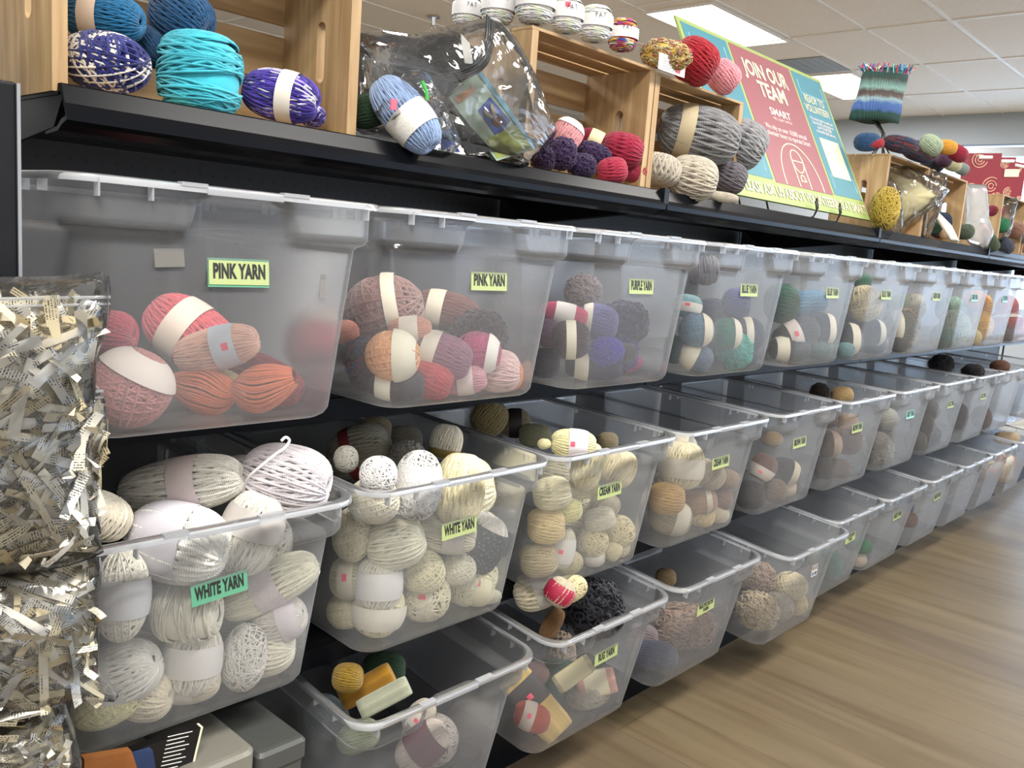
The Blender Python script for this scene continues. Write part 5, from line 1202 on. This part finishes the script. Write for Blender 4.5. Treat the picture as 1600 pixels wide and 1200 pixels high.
def pillow(name, P3, th, mat, parent=None, nrm=(0, 1, 0), crumple=.006, seed=0, flat=0.0, rows=9, res=72):
    """closed film bag from its outline: bulges by th on both sides of the outline's plane"""
    rg = random.Random(seed); P = [Vector(p) for p in P3]; n_ = Vector(nrm).normalized()
    per = [0]
    for i in range(len(P)): per.append(per[-1]+(P[(i+1) % len(P)]-P[i]).length)
    out = []
    for k in range(res):
        d = per[-1]*k/res; i = max(j for j in range(len(P)) if per[j] <= d+1e-9); t = (d-per[i])/(per[i+1]-per[i]+1e-9)
        out.append(P[i].lerp(P[(i+1) % len(P)], t))
    c = sum(out, Vector())/res
    from mathutils import noise as nz_
    of = Vector((seed*3.1, seed*1.7, seed*.9))
    def crm(p):
        a = nz_.noise_vector(p*22+of)*1.6; b = nz_.noise(p*38+of*2); a += n_*(1-abs(b)*4)*.8
        return a*crumple
    V = []; F = []
    for side in (1, -1):
        base = len(V)
        for r_ in range(rows):
            t = (r_+1)/rows
            for k in range(res):
                p = c+(out[k]-c)*t; bul = th*math.sqrt(max(0, 1-t**2.6))
                v = p+n_*side*bul; v += crm(v)*min(1, (1-t)*5)
                V.append(tuple(v))
        V.append(tuple(c+n_*side*th)); cidx = len(V)-1
        for r_ in range(rows-1):
            for k in range(res):
                f = (base+r_*res+k, base+r_*res+(k+1) % res, base+(r_+1)*res+(k+1) % res, base+(r_+1)*res+k)
                F.append(f if side < 0 else f[::-1])
        for k in range(res): F.append((cidx, base+k, base+(k+1) % res) if side > 0 else (cidx, base+(k+1) % res, base+k))
    # sew the two edges together
    b2 = rows*res+1
    o = mesh(name, V, F, mat, parent, True)
    bm = bmesh.new(); bm.from_mesh(o.data); bmesh.ops.remove_doubles(bm, verts=bm.verts, dist=1e-5); bm.to_mesh(o.data); bm.free()
    o.data.shade_smooth(); return o
def xz(L, y): return [(x, y, z) for x, z in L]
# zip bag with craft things; it lies askew, its right end in front of the crate beside it
ZN = Vector((.277, 1, 0)).normalized()
zb = tag(empty('zip_bag', (.66, .03, ZT+.006)), 'large clear vinyl zip bag of craft supplies lying between the first two crates', 'bag')
def attach(o, p):
    if o.parent is None: o.parent = p
    bpy.context.view_layer.update(); o.matrix_parent_inverse = p.matrix_world.inverted(); return o
attach(pillow('vinyl_body', ZIP_OUT3, .052, M['vinyl'], None, ZN, .0035, 4), zb)
zt = pbr('zip_tape', '26292a', .35); zp = curve_pts([Vector(p)+ZN*.02*abs(i-3)/3 for i, p in enumerate(ZIPPER3)], 40)
z1 = MB()
for dx in (-.008, -.003, .003, .008): z1.tube([p+Vector((dx, 0, -dx*.4)) for p in zp], .0024, 6)
attach(z1.build('zipper', zt), zb)
def slab3(name, P, th, mat, par=None):
    n = len(P); V = [Vector(p) for p in P]
    o = mesh(name, [tuple(v) for v in V]+[tuple(v+ZN*th) for v in V], [tuple(range(n)), tuple(range(2*n-1, n-1, -1))]+[(i, n+i, n+(i+1) % n, (i+1) % n) for i in range(n)], mat)
    if par: attach(o, par)
    return o
def slab(name, quad, y, th, mat): return mesh(name, [(x, y, z) for x, z in quad]+[(x, y+th, z) for x, z in quad], [tuple(range(len(quad))), tuple(range(2*len(quad)-1, len(quad)-1, -1))]+[(i, len(quad)+i, len(quad)+(i+1) % len(quad), (i+1) % len(quad)) for i in range(len(quad))], mat)
lf = tag(slab3('craft_leaflet', LEAFLET3, .014, pbr('leaflet_cover', 'a3b5a4', .35, noise=.25, nscale=25)), 'tilted craft kit leaflet with a blue rabbit picture, inside the clear zip bag', 'leaflet')
pc = slab3('rabbit_picture', LEAF_PIC3, .001, pbr('blue_picture', '2b4a94', .4, noise=.15, nscale=40), lf)
fur = pbr('brown_fur_print', '6a4434', .6); ear = pbr('pale_ear_print', 'b0a088', .6)
for nm, P, m_ in (('rabbit_head', RAB1, fur), ('rabbit_ear', RAB2, ear), ('rabbit_ear', RAB3, ear)): slab3(nm, P, .001, m_, pc)
slab3('orange_strip', ORANGE3, .001, pbr('orange_print', 'b08058', .5), lf); slab3('yellow_green_field', MEADOW3, .001, pbr('meadow_print', '9aa650', .5, noise=.3, nscale=30), lf)
slab3('blue_spine', SPINE3, .016, pbr('blue_spine', '6fa3b8', .4), lf)
bb = tag(slab3('blue_book', BLUEBOOK3, .012, M['white_paper']), 'blue booklet with a white border low in the clear zip bag', 'booklet')
slab3('blue_cover', BLUECOV3, .001, pbr('deep_blue_cover', '12307a', .4), bb)
tag(slab3('hook_card', HOOKCARD3, .0015, M['white_paper']), 'small white hanging card with a hook hole inside the clear zip bag', 'card')
tag(slab3('black_packet', PACKET3, .004, pbr('glossy_black_wrapper', '17171b', .15, bump=1, bscale=60)), 'small glossy black packet beside the blue booklet in the zip bag', 'packet')
q = tag(pillow('clear_sleeve', xz([(.445, 1.30), (.50, 1.37), (.535, 1.378), (.56, 1.35), (.62, 1.275), (.60, 1.255), (.53, 1.256)], .0), .03, M['film_fine'], crumple=.0015, seed=9), 'crinkled clear sleeve around the pale blue skein', 'plastic sleeve')
MB().box((.447, -.032, 1.303), (.458, -.030, 1.318)).build('price_sticker', M['sticker'], q)
MB().tube([(.505, -.03, 1.353), (.513, -.032, 1.34), (.517, -.031, 1.328)], .003, 6).build('green_tie', pbr('green_tie', '3fae4a', .4), q)

# bags farther right
VN = (.72, .69, 0)
def bag3(name, P, th, mat, label, seed, cr_=.004): return tag(pillow(name, P, th, M[mat], None, VN, cr_, seed, res=60, rows=7), label, 'bag', 'plastic bags on the top shelf')
bag3('clear_bag', YBAG3, .05, 'film_fine', 'clear bag around the bundle of yellow yarn', 1)
bb_ = bag3('zip_bag', BIGBAG3, .035, 'vinyl', 'large yellowish clear zip bag sticking out of the fourth crate', 2)
q = pillow('folded_sheet', [tuple(Vector(p)*.86+Vector(BIGBAG3[7])*.14+Vector((.01, .02, 0))) for p in BIGBAG3], .012, pbr('yellowish_paper', 'd8cc98', .5, noise=.15, nscale=14), bb_, VN, .004, 3, res=50, rows=5)
bag3('clear_bag', MIDBAG3, .03, 'film_fine', 'clear bag hanging down in front of the fifth crate', 5)
bag3('white_bag', WHITEBAG3, .03, 'seal', 'tall milky white plastic bag standing right of the fifth crate', 6, .002)
bag3('clear_bag', CLEARBAG3, .045, 'film_fine', 'clear bag holding the maroon and bright green skeins', 7)
bag3('clear_bag', FARBAG3, .04, 'film_fine', 'clear bag at the far right end of the top shelf', 8)
q = tag(pillow('white_strap', STRIP3, .006, M['white_paper'], None, VN, .001, 5, res=40, rows=4), 'white paper strip curling down over the shelf lip by the fifth crate', 'paper strip')
red = pbr('red_gift_paper', '7e1a2c', .5); ring = pbr('cream_print', 'd8b8a0', .5)
for nm, P, n_, lab in (('gift_bag', GIFTA3, 2, 'red patterned gift bag, nearest of the three at the far end'), ('gift_bag', GIFTB3, 1, 'red patterned gift bag with a white price label, middle of three'), ('gift_bag', GIFTC3, 1, 'red patterned gift bag, farthest of the three')):
    V = [Vector(p)-Vector((.24, .08, 0)) for p in P]; nn = Vector(VN).normalized(); zf = ZT+.251
    V[2].z = V[3].z = zf; V[2].y = V[1].y; V[2].x = V[1].x; V[3].x = V[0].x; V[3].y = V[0].y
    b = mesh(nm, [tuple(v) for v in V]+[tuple(v+nn*.05) for v in V], [(0, 3, 2, 1), (4, 5, 6, 7), (0, 4, 7, 3), (1, 2, 6, 5), (3, 7, 6, 2)], red); tag(b, lab, 'gift bag', 'red gift bags')
    e1 = (V[1]-V[0]); wd = e1.length; e1.normalize(); up = Vector((0, 0, 1))
    for k, (u_, v_, rr) in enumerate(((.35, .85, .24), (.8, .2, .26), (.2, .1, .2))[:3]):
        for r2 in (rr, rr*.62, rr*.3):
            c0 = V[3]+e1*wd*u_+up*((V[0].z-V[3].z)*v_)-nn*.001
            pts = [c0+(e1*math.cos(a)+up*math.sin(a))*r2*wd for a in np.linspace(0, 2*math.pi, 20, endpoint=False)]
            pts = [p for p in pts if V[3].z < p.z < V[0].z-.002 and 0 < (p-V[3]).dot(e1) < wd]
            if len(pts) > 5: MB().tube(pts, .002, 4).build('ring_print', ring, b)
    hb = MB()
    c0 = V[0].lerp(V[1], .5)-up*.018
    hb.tube([c0+e1*(-.03)+up*.0, c0+e1*.03+up*0], .008, 8); hb.build('handle_hole', M['white_paper'], b)
    if 'middle' in lab:
        c0 = V[3]+e1*wd*.4+up*(V[0].z-V[3].z)*.55-nn*.004
        q = mesh('price_label', [tuple(c0), tuple(c0+e1*.07), tuple(c0+e1*.07+up*.035), tuple(c0+up*.035)], [(0, 1, 2, 3)], M['cream_paper'], b)

# knitted cuff on black wires
C3 = [Vector(p) for p in CUFF3]; cc = C3[4]; wdt = .155; hgt = .165
cf_ = tag(empty('knitted_cuff', tuple(cc)), 'striped blue and green knitted cuff with a bright fringe on black wires', 'knitted cuff')
def knit_mat():
    m, t, out = new_mat('striped_knit'); b = N(t, 'ShaderNodeBsdfPrincipled'); t.links.new(b.outputs[0], out.inputs[0]); b.inputs['Roughness'].default_value = .9
    tcn = N(t, 'ShaderNodeTexCoord'); sp = N(t, 'ShaderNodeSeparateXYZ'); nz = N(t, 'ShaderNodeTexNoise'); nz.inputs['Scale'].default_value = 40
    t.links.new(tcn.outputs['Object'], sp.inputs[0]); t.links.new(tcn.outputs['Object'], nz.inputs['Vector'])
    mr = N(t, 'ShaderNodeMapRange'); mr.inputs['From Min'].default_value = -hgt/2; mr.inputs['From Max'].default_value = hgt/2; t.links.new(sp.outputs['Z'], mr.inputs['Value'])
    ad = N(t, 'ShaderNodeMath', operation='MULTIPLY_ADD'); ad.inputs[1].default_value = .12; t.links.new(nz.outputs['Fac'], ad.inputs[0]); t.links.new(mr.outputs[0], ad.inputs[2])
    rp = N(t, 'ShaderNodeValToRGB'); e = rp.color_ramp.elements; e[0].color = lin('16352e'); e[1].position = .2; e[1].color = lin('1c4038')
    for p, c in ((.27, '3c5a94'), (.40, '46649c'), (.47, '8ca8b0'), (.54, '5c5450'), (.62, '4c4040'), (.70, '7ca098'), (.80, '5c7a74'), (.88, '38403c'), (.96, '244a44')):
        q = e.new(p); q.color = lin(c)
    t.links.new(ad.outputs[0], rp.inputs[0]); t.links.new(rp.outputs[0], b.inputs['Base Color'])
    wv = N(t, 'ShaderNodeTexWave'); wv.inputs['Scale'].default_value = 60; t.links.new(tcn.outputs['Object'], wv.inputs['Vector'])
    bp = N(t, 'ShaderNodeBump'); bp.inputs['Strength'].default_value = .6; bp.inputs['Distance'].default_value = .004; t.links.new(wv.outputs['Fac'], bp.inputs['Height']); t.links.new(bp.outputs[0], b.inputs['Normal'])
    return m
rings = []
side = Vector((.69, -.72, 0)); fw = Vector((.72, .69, 0))
for k in range(13):
    t = k/12; z = -hgt/2+hgt*t; ww = wdt*(.54-.07*t+.015*math.sin(t*9)); sh = .02*(t-.5)
    rings.append([tuple(side*(ww*math.cos(q)+sh)+fw*(.035*math.sin(q))+Vector((0, 0, z+.004*math.sin(3*q)))) for q in np.linspace(0, 2*math.pi, 36, endpoint=False)])
V, F = loft(rings, True, (True, True)); kb = mesh('knit_body', V, F, knit_mat(), cf_, True)
for ci, col in enumerate(('3a62b0', '7ab0c0', 'c03048', 'e8e4d8', '2c6a50')):
    fb = MB()
    for k in range(34):
        q = random.uniform(0, 6.28); p = side*(wdt*.46*math.cos(q)+.01)+fw*(.034*math.sin(q))+Vector((0, 0, hgt/2-.012))
        d = Vector((random.gauss(0, .012), random.gauss(0, .012), random.uniform(.012, .034))); fb.tube([p, p+d*.6, p+d+Vector((random.gauss(0, .006), 0, -.003))], .0024, 4)
    fb.build('fringe', pbr('fringe_'+col, col, .8), cf_)['kind'] = 'stuff'
wr = MB(); base = Vector((cc.x-.03, cc.y-.04, ZT+.253))-cc
for k in range(5):
    a = k*1.26; wr.tube([base+Vector((.04*math.cos(a), .03*math.sin(a), 0)), base+Vector((.012*math.cos(a), .01*math.sin(a), .03)), base+Vector((.004*math.cos(a), .004*math.sin(a), .07)), Vector((.03*math.cos(a+1), .01, -hgt/2+.01))], .0024, 6)
wr.build('wire_stem', M['pole'], cf_, True)

# ---------------------------------------------------------------- volunteer poster on a wire easel
PM = Matrix(((1, 0, 0, 1.582), (0, .455, -.890, .03), (0, .890, .455, ZT+.034), (0, 0, 0, 1)))
po = empty('poster', (0, 0, 0)); po.matrix_world = PM
tag(po, 'large leaning JOIN OUR TEAM poster in lime, teal and dusty red', 'poster')
PW, PH = .872, .500
lime = pbr('poster_lime', '93a562', .45); teal = pbr('poster_teal', '45808f', .45); rose = pbr('poster_rose', '8d545b', .45); crm = pbr('poster_cream', 'd8d0b0', .5); pale = pbr('poster_line', 'a8ccd2', .5); wpk = pbr('poster_pink_white', 'ecd8d4', .5)
MB().box((0, 0, -.006), (PW, PH, 0)).build('board', lime, po)
MB().box((.016, .068, -.001), (.248, .487, .0008)).build('teal_panel', teal, po)
MB().box((.262, .062, -.001), (.634, .488, .0008)).build('red_panel', rose, po)
MB().box((.648, .066, -.001), (.858, .487, .0008)).build('teal_panel', teal, po)
T = lambda x, y: Matrix.Translation((x, y, .0018))
text('lettering', 'JOIN OUR', .050, crm, po, T(.442, .424), 1, .04, width=.278)
text('lettering', 'TEAM', .050, crm, po, T(.446, .363), 1, .04, width=.170)
text('lettering', 'SMART', .024, wpk, po, T(.448, .298), 1, .02, width=.130)
text('lettering', 'ART + CRAFT SUPPLIES', .007, wpk, po, T(.448, .277), 1, .0, width=.12)
text('lettering', 'We rely on over 10,000 annual\nvolunteer hours to operate Smart', .0165, wpk, po, T(.448, .232), 1, .004, width=.285)
text('lettering', 'READY TO\nVOLUNTEER?', .027, crm, po, T(.750, .380), 1, .018, width=.178)
text('lettering', 'We cannot wait to meet you!\nScan the QR code below or\nclick VOLUNTEER\nat SmartArtsEdCraft.org', .0115, wpk, po, T(.753, .307), 1, .003, width=.168)
text('lettering', 'PLEASE ASK US ABOUT VOLUNTEERING AT SMART!', .031, crm, po, T(.458, .032), 1, .03, width=.815)
MB().box((.685, .130, .0008), (.825, .262, .0016)).build('cream_square', crm, po)
MB().tube([(.448, .274, .001), (.40, .2741, .001)], .0004, 4).build('rule_line', wpk, po)
arc = MB()
def flat(pts, w_=.0022, c=False): arc.tube([Vector((x, y, .0012)) for x, y in pts], w_, 4, c)
flat([(.448+.122*math.cos(a), .075+.128*math.sin(a)) for a in np.linspace(0, math.pi, 30)]); flat([(.326, .075), (.326, .063)]); flat([(.570, .075), (.570, .063)])
flat([(.448+.036*math.cos(a), .148+.036*math.sin(a)) for a in np.linspace(0, 2*math.pi, 26)], c=False); flat([(.412, .148), (.484, .148)]); flat([(.412, .148), (.412, .063)]); flat([(.484, .148), (.484, .063)])
flat([(.430, .085), (.466, .085)]); flat([(.448+.014*math.cos(a), .086+.018*math.sin(a)) for a in np.linspace(0, math.pi, 12)])
arc.build('court_lines', crm, po)
arc = MB()
for x0, x1, y0, sg in ((.04, .22, .46, -1), (.67, .84, .46, -1), (.67, .84, .09, 1), (.04, .22, .09, 1)):
    flat([(x0, y0), (x0, y0+sg*.045), (x1, y0+sg*.045), (x1, y0)], .0011); flat([((x0+x1)/2, y0+sg*.045), ((x0+x1)/2, y0+sg*.07)], .0011)
arc.build('court_lines', pale, po)
ea = tag(empty('wire_easel', (2.1, .03, ZT)), 'black wire easel with two hooks holding the poster', 'easel')
for x in (-.09, .07):
    MB().tube([(x, .20, .0), (x, .03, .004), (x, -.012, .012), (x, -.02, .03), (x, -.014, .055), (x+.006, -.012, .062), (x+.012, -.014, .05), (x+.006, -.02, .035)], .0028, 6).build('hook', M['pole'], ea, True)
MB().tube([(-.2, .13, .002), (.2, .13, .002)], .003, 6).tube([(-.1, .2, 0), (-.1, .31, .30)], .003, 6).tube([(.08, .2, 0), (.08, .31, .30)], .003, 6).build('frame', M['pole'], ea)

# ---------------------------------------------------------------- bags of shredded book pages at the left
def shred_mat():
    m, t, out = new_mat('printed_page_shreds'); b = N(t, 'ShaderNodeBsdfPrincipled'); t.links.new(b.outputs[0], out.inputs[0]); b.inputs['Roughness'].default_value = .75
    uv = N(t, 'ShaderNodeUVMap'); sp = N(t, 'ShaderNodeSeparateXYZ'); t.links.new(uv.outputs[0], sp.inputs[0])
    dv = N(t, 'ShaderNodeMath', operation='DIVIDE'); dv.inputs[1].default_value = 2.3; t.links.new(sp.outputs[1], dv.inputs[0])
    fc = N(t, 'ShaderNodeMath', operation='FRACT'); t.links.new(dv.outputs[0], fc.inputs[0])
    g1 = N(t, 'ShaderNodeMath', operation='COMPARE'); g1.inputs[1].default_value = .5; g1.inputs[2].default_value = .22; t.links.new(fc.outputs[0], g1.inputs[0])
    fl = N(t, 'ShaderNodeMath', operation='FLOOR'); t.links.new(dv.outputs[0], fl.inputs[0])
    cb = N(t, 'ShaderNodeCombineXYZ'); t.links.new(sp.outputs[0], cb.inputs[0])
    m3 = N(t, 'ShaderNodeMath', operation='MULTIPLY'); m3.inputs[1].default_value = 7.3; t.links.new(fl.outputs[0], m3.inputs[0]); t.links.new(m3.outputs[0], cb.inputs[1])
    nz = N(t, 'ShaderNodeTexNoise'); nz.inputs['Scale'].default_value = 1.1; nz.inputs['Detail'].default_value = 1; t.links.new(cb.outputs[0], nz.inputs['Vector'])
    g2 = N(t, 'ShaderNodeMath', operation='GREATER_THAN'); g2.inputs[1].default_value = .47; t.links.new(nz.outputs['Fac'], g2.inputs[0])
    n2 = N(t, 'ShaderNodeTexNoise'); n2.inputs['Scale'].default_value = .055; n2.inputs['Detail'].default_value = 0; t.links.new(uv.outputs[0], n2.inputs['Vector'])
    g3 = N(t, 'ShaderNodeMath', operation='GREATER_THAN'); g3.inputs[1].default_value = .53; t.links.new(n2.outputs['Fac'], g3.inputs[0])
    a = N(t, 'ShaderNodeMath', operation='MULTIPLY'); t.links.new(g1.outputs[0], a.inputs[0]); t.links.new(g2.outputs[0], a.inputs[1])
    c = N(t, 'ShaderNodeMath', operation='MULTIPLY'); t.links.new(a.outputs[0], c.inputs[0]); t.links.new(g3.outputs[0], c.inputs[1])
    at = N(t, 'ShaderNodeVertexColor'); at.layer_name = 'tone'
    mx_ = N(t, 'ShaderNodeMix', data_type='RGBA'); t.links.new(c.outputs[0], mx_.inputs[0]); t.links.new(at.outputs[0], mx_.inputs[6]); mx_.inputs[7].default_value = (.03, .03, .035, 1)
    t.links.new(mx_.outputs[2], b.inputs['Base Color']); return m
SH = shred_mat()
CORE = pbr('packed_paper', 'b5a98a', .8, noise=.35, nscale=90, bump=1, bscale=120)
def inside(poly, x, z):
    c = False; n = len(poly)
    for i in range(n):
        (x1, z1), (x2, z2) = poly[i], poly[i-1]
        if (z1 > z) != (z2 > z) and x < (x2-x1)*(z-z1)/(z2-z1)+x1: c = not c
    return c
def shreds(poly, y, th, cnt_, seed, top=None):
    rg = random.Random(seed); V = []; F = []; UV = []; TN = []
    cx = sum(p[0] for p in poly)/len(poly); cz = sum(p[1] for p in poly)/len(poly); poly2 = [(p[0]+(cx-p[0])*.20, p[1]+(cz-p[1])*.07) for p in poly]; poly = [(p[0]+(cx-p[0])*.07, p[1]+(cz-p[1])*.02) for p in poly]
    xs = [p[0] for p in poly]; zs = [p[1] for p in poly]
    pal = ['e8e0c6', 'e0d6b6', 'd8caa2', 'ece8da', 'e6e3d8', 'd0bd92', 'e8e4d6', 'c9c0a8']
    k = 0
    while k < cnt_:
        x = rg.uniform(min(xs), max(xs)); z = rg.uniform(min(zs), max(zs))
        if top and z > top: continue
        ln = rg.uniform(.035, .085); wd = rg.uniform(.0055, .0100); dirn = Vector((rg.gauss(0, 1), rg.gauss(0, .35), rg.gauss(0, 1))).normalized()
        nrm = dirn.cross(Vector((rg.gauss(0, .5), 1, rg.gauss(0, .5)))).normalized(); bend = rg.gauss(0, 22); tw = rg.gauss(0, 12)
        c = Vector((x, y+th*rg.uniform(-.82, .7), z)); m = 9; P = []; d = dirn.copy(); p = c-dirn*ln/2; ok = True
        bd = d.cross(nrm); col = lin(rg.choice(pal)); br = rg.uniform(.82, 1.05); pts = []
        for i in range(m):
            pts.append((p.copy(), nrm.copy()))
            if not (inside(poly if abs(p.y-y) < .3*th else poly2, p.x, p.z) and abs(p.y-y) < th*.92) or (top and p.z > top+.012): ok = False; break
            Rm = Matrix.Rotation(bend*ln/m, 3, nrm) @ Matrix.Rotation(tw*ln/m, 3, d); d = Rm @ d; nrm = Rm @ nrm; p = p+d*ln/(m-1)
        k += .25 if not ok else 1
        if not ok: continue
        o = len(V); sw = rg.random() < .5; uo = rg.uniform(0, 400); vo = rg.uniform(0, 200)
        for q, nn in pts: V += [tuple(q-nn*wd/2), tuple(q+nn*wd/2)]
        for i in range(m-1):
            F.append((o+2*i, o+2*i+2, o+2*i+3, o+2*i+1))
            ua, ub = ln*1000*i/(m-1), ln*1000*(i+1)/(m-1); w1 = wd*1000
            for (a, b) in ((ua, 0), (ub, 0), (ub, w1), (ua, w1)): UV += ([uo+a, vo+b] if sw else [uo+b, vo+a])
            TN += [c_*br for c_ in col[:3]]+[1]; TN += TN[-4:]*3
    me = bpy.data.meshes.new('shredded_paper'); me.from_pydata(V, [], F)
    uv = me.uv_layers.new(name='UVMap'); uv.data.foreach_set('uv', UV)
    ca = me.color_attributes.new('tone', 'FLOAT_COLOR', 'CORNER'); ca.data.foreach_set('color', TN)
    me.materials.append(SH); me.shade_smooth()
    o = bpy.data.objects.new('shredded_paper', me); COL.objects.link(o); return o
def ext(P, dx): return [(x+dx if x < -.13 else x, z) for x, z in P]
for i, (P, y, th, n_, top, lab) in enumerate((
    (ext(BAG1, -.12), -.285, .05, 1500, 1.040, 'upper'), (ext(BAG2, -.08), -.235, .035, 520, .935, 'second'), (ext(BAG3, -.12), -.265, .05, 1300, .86, 'third'), (ext(BAG4, -.12), -.245, .045, 800, .67, 'lowest'))):
    s_ = shreds(P, y, th, n_, 40+i, top); tag(s_, f'cream and white shredded book pages inside the {lab} clear bag', 'shredded paper', None, 'stuff')
    Pc = [((x-sum(p[0] for p in P)/len(P))*.86+sum(p[0] for p in P)/len(P), min((z-sum(p[1] for p in P)/len(P))*.88+sum(p[1] for p in P)/len(P), top-.01)) for x, z in P]
    q = pillow('packed_core', xz(Pc, y+.008), th*.5, CORE, None, crumple=.004, seed=80+i); attach(q, s_)
    b = tag(empty('zip_bag', (-.15, y, min(z for x, z in P))), f'clear zip bag stuffed with shredded book pages, {lab} of four hanging at left', 'bag', 'bags of shredded pages')
    bpy.context.view_layer.update()
    o = pillow('film', xz(P, y), th, M['film'], None, crumple=.0022, seed=60+i, rows=10, res=90); attach(o, b)
    if i < 2:
        zt_ = max(z for x, z in P); x1 = max(x for x, z in P)-.006; dz = (.022, .016)[i]
        q = MB().tube([(x1-.35, y-.012, zt_-dz-.012), (x1-.15, y-.014, zt_-dz-.004), (x1, y-.012, zt_-dz)], .0016, 6); q.tube([(x1-.35, y-.012, zt_-dz-.018), (x1-.15, y-.014, zt_-dz-.010), (x1, y-.012, zt_-dz-.006)], .0012, 6)
        attach(q.build('zip_seal', M['seal']), b)
        hk_ = None

# ---------------------------------------------------------------- boxes and a book at the lower left, on the base deck
zb0 = shelf_z('C1', -.02)+.012
def tote(name, x0, x1, z1, mat, label, rad=.02):
    t = tag(empty(name, (x0, -.115, .145)), label, 'storage box'); L = x1-x0; hh = z1-.145
    def ring(z, i, r_):
        P = []
        for cx, cy_, a0 in ((L-i-r_, i+r_, -90), (L-i-r_, .46-i-r_, 0), (i+r_, .46-i-r_, 90), (i+r_, i+r_, 180)):
            for k in range(7): a = R(a0+15*k); P.append((cx+r_*math.cos(a), cy_+r_*math.sin(a), z))
        return P
    V, F = loft([ring(0, .006, rad), ring(hh-.03, .001, rad), ring(hh-.03, 0, rad)], True, (True, False)); mesh('body', V, F, mat, t)
    V, F = loft([ring(hh-.03, -.002, rad), ring(hh-.006, -.002, rad), ring(hh-.001, .002, rad), ring(hh, .008, rad)], True, (False, True)); mesh('lid', V, F, mat, t, False)
    return t
tote('storage_box', .105, .207, .425, pbr('pale_grey_plastic', '77756c', .4), 'pale grey rounded plastic box low at the left, under the WHITE YARN bin', .018)
tote('storage_box', .212, .286, .412, pbr('dark_grey_plastic', '464846', .4), 'dark grey plastic box low at the left beside the pale grey one', .008)
bk_ = slab('book', [(0.036, 0.473), (0.139, 0.469), (0.115, 0.367), (-0.001, 0.394)], -.091, .012, pbr('black_cover', '0c0c0e', .35)); tag(bk_, 'black book with white printed text low at the left beside the pale grey box', 'book')
attach(slab('page_edge', [(0.139, 0.469), (0.139+.003, 0.469), (0.115+.003, 0.367), (0.115, 0.367)], -.091, .012, M['cream_paper']), bk_)
tx = [(0.094, 0.474), (0.127, 0.469), (0.111, 0.41), (0.081, 0.416)]
for i in range(11):
    t0 = i/11; L0 = Vector(tx[0]).lerp(Vector(tx[3]), t0); R0 = Vector(tx[1]).lerp(Vector(tx[2]), t0).lerp(L0, .12*(i % 3)); dz = Vector((0, -.0009))
    attach(slab('text_line', [tuple(L0), tuple(R0), tuple(R0+dz), tuple(L0+dz)], -.0916, .0006, M['white_paper']), bk_)
q = slab('craft_pack', [(-0.017, 0.499), (0.038, 0.487), (0.054, 0.427), (-0.017, 0.442)], -.114, .012, pbr('orange_pack', '8a5428', .4, noise=.5, nscale=40)); tag(q, 'orange and brown craft pack beside the black book at lower left', 'pack')
q = slab('craft_pack', [(0.039, 0.479), (0.065, 0.476), (0.074, 0.418), (0.043, 0.427)], -.112, .010, pbr('blue_pack', '24365a', .4, noise=.4, nscale=30)); tag(q, 'dark blue craft pack right of the orange one at lower left', 'pack')

# loose ends on the nearest skeins
tail('large lavender white ball', curve_pts([(.178, -.11, .786), (.175, -.13, .811), (.188, -.14, .828), (.206, -.14, .839), (.22, -.135, .843), (.229, -.13, .847), (.231, -.13, .852), (.225, -.13, .856), (.219, -.13, .852)], 50), .0019, 'e0dcdc')
yarn('M', (-.085, .12, 1.288), Vector((0, 0, 1)), .055, .052, 'a8b890', '', 'pale green yarn at the left picture edge beside the leftmost crate', 'yarn on the end panel')
yarn('K', (-.088, .13, 1.392), Vector((0, 0, 1)), .055, .046, '9c9c8c', 'b0,.4,d8b8a4', 'greyish green skein on the pale green yarn at the left picture edge', 'yarn on the end panel')
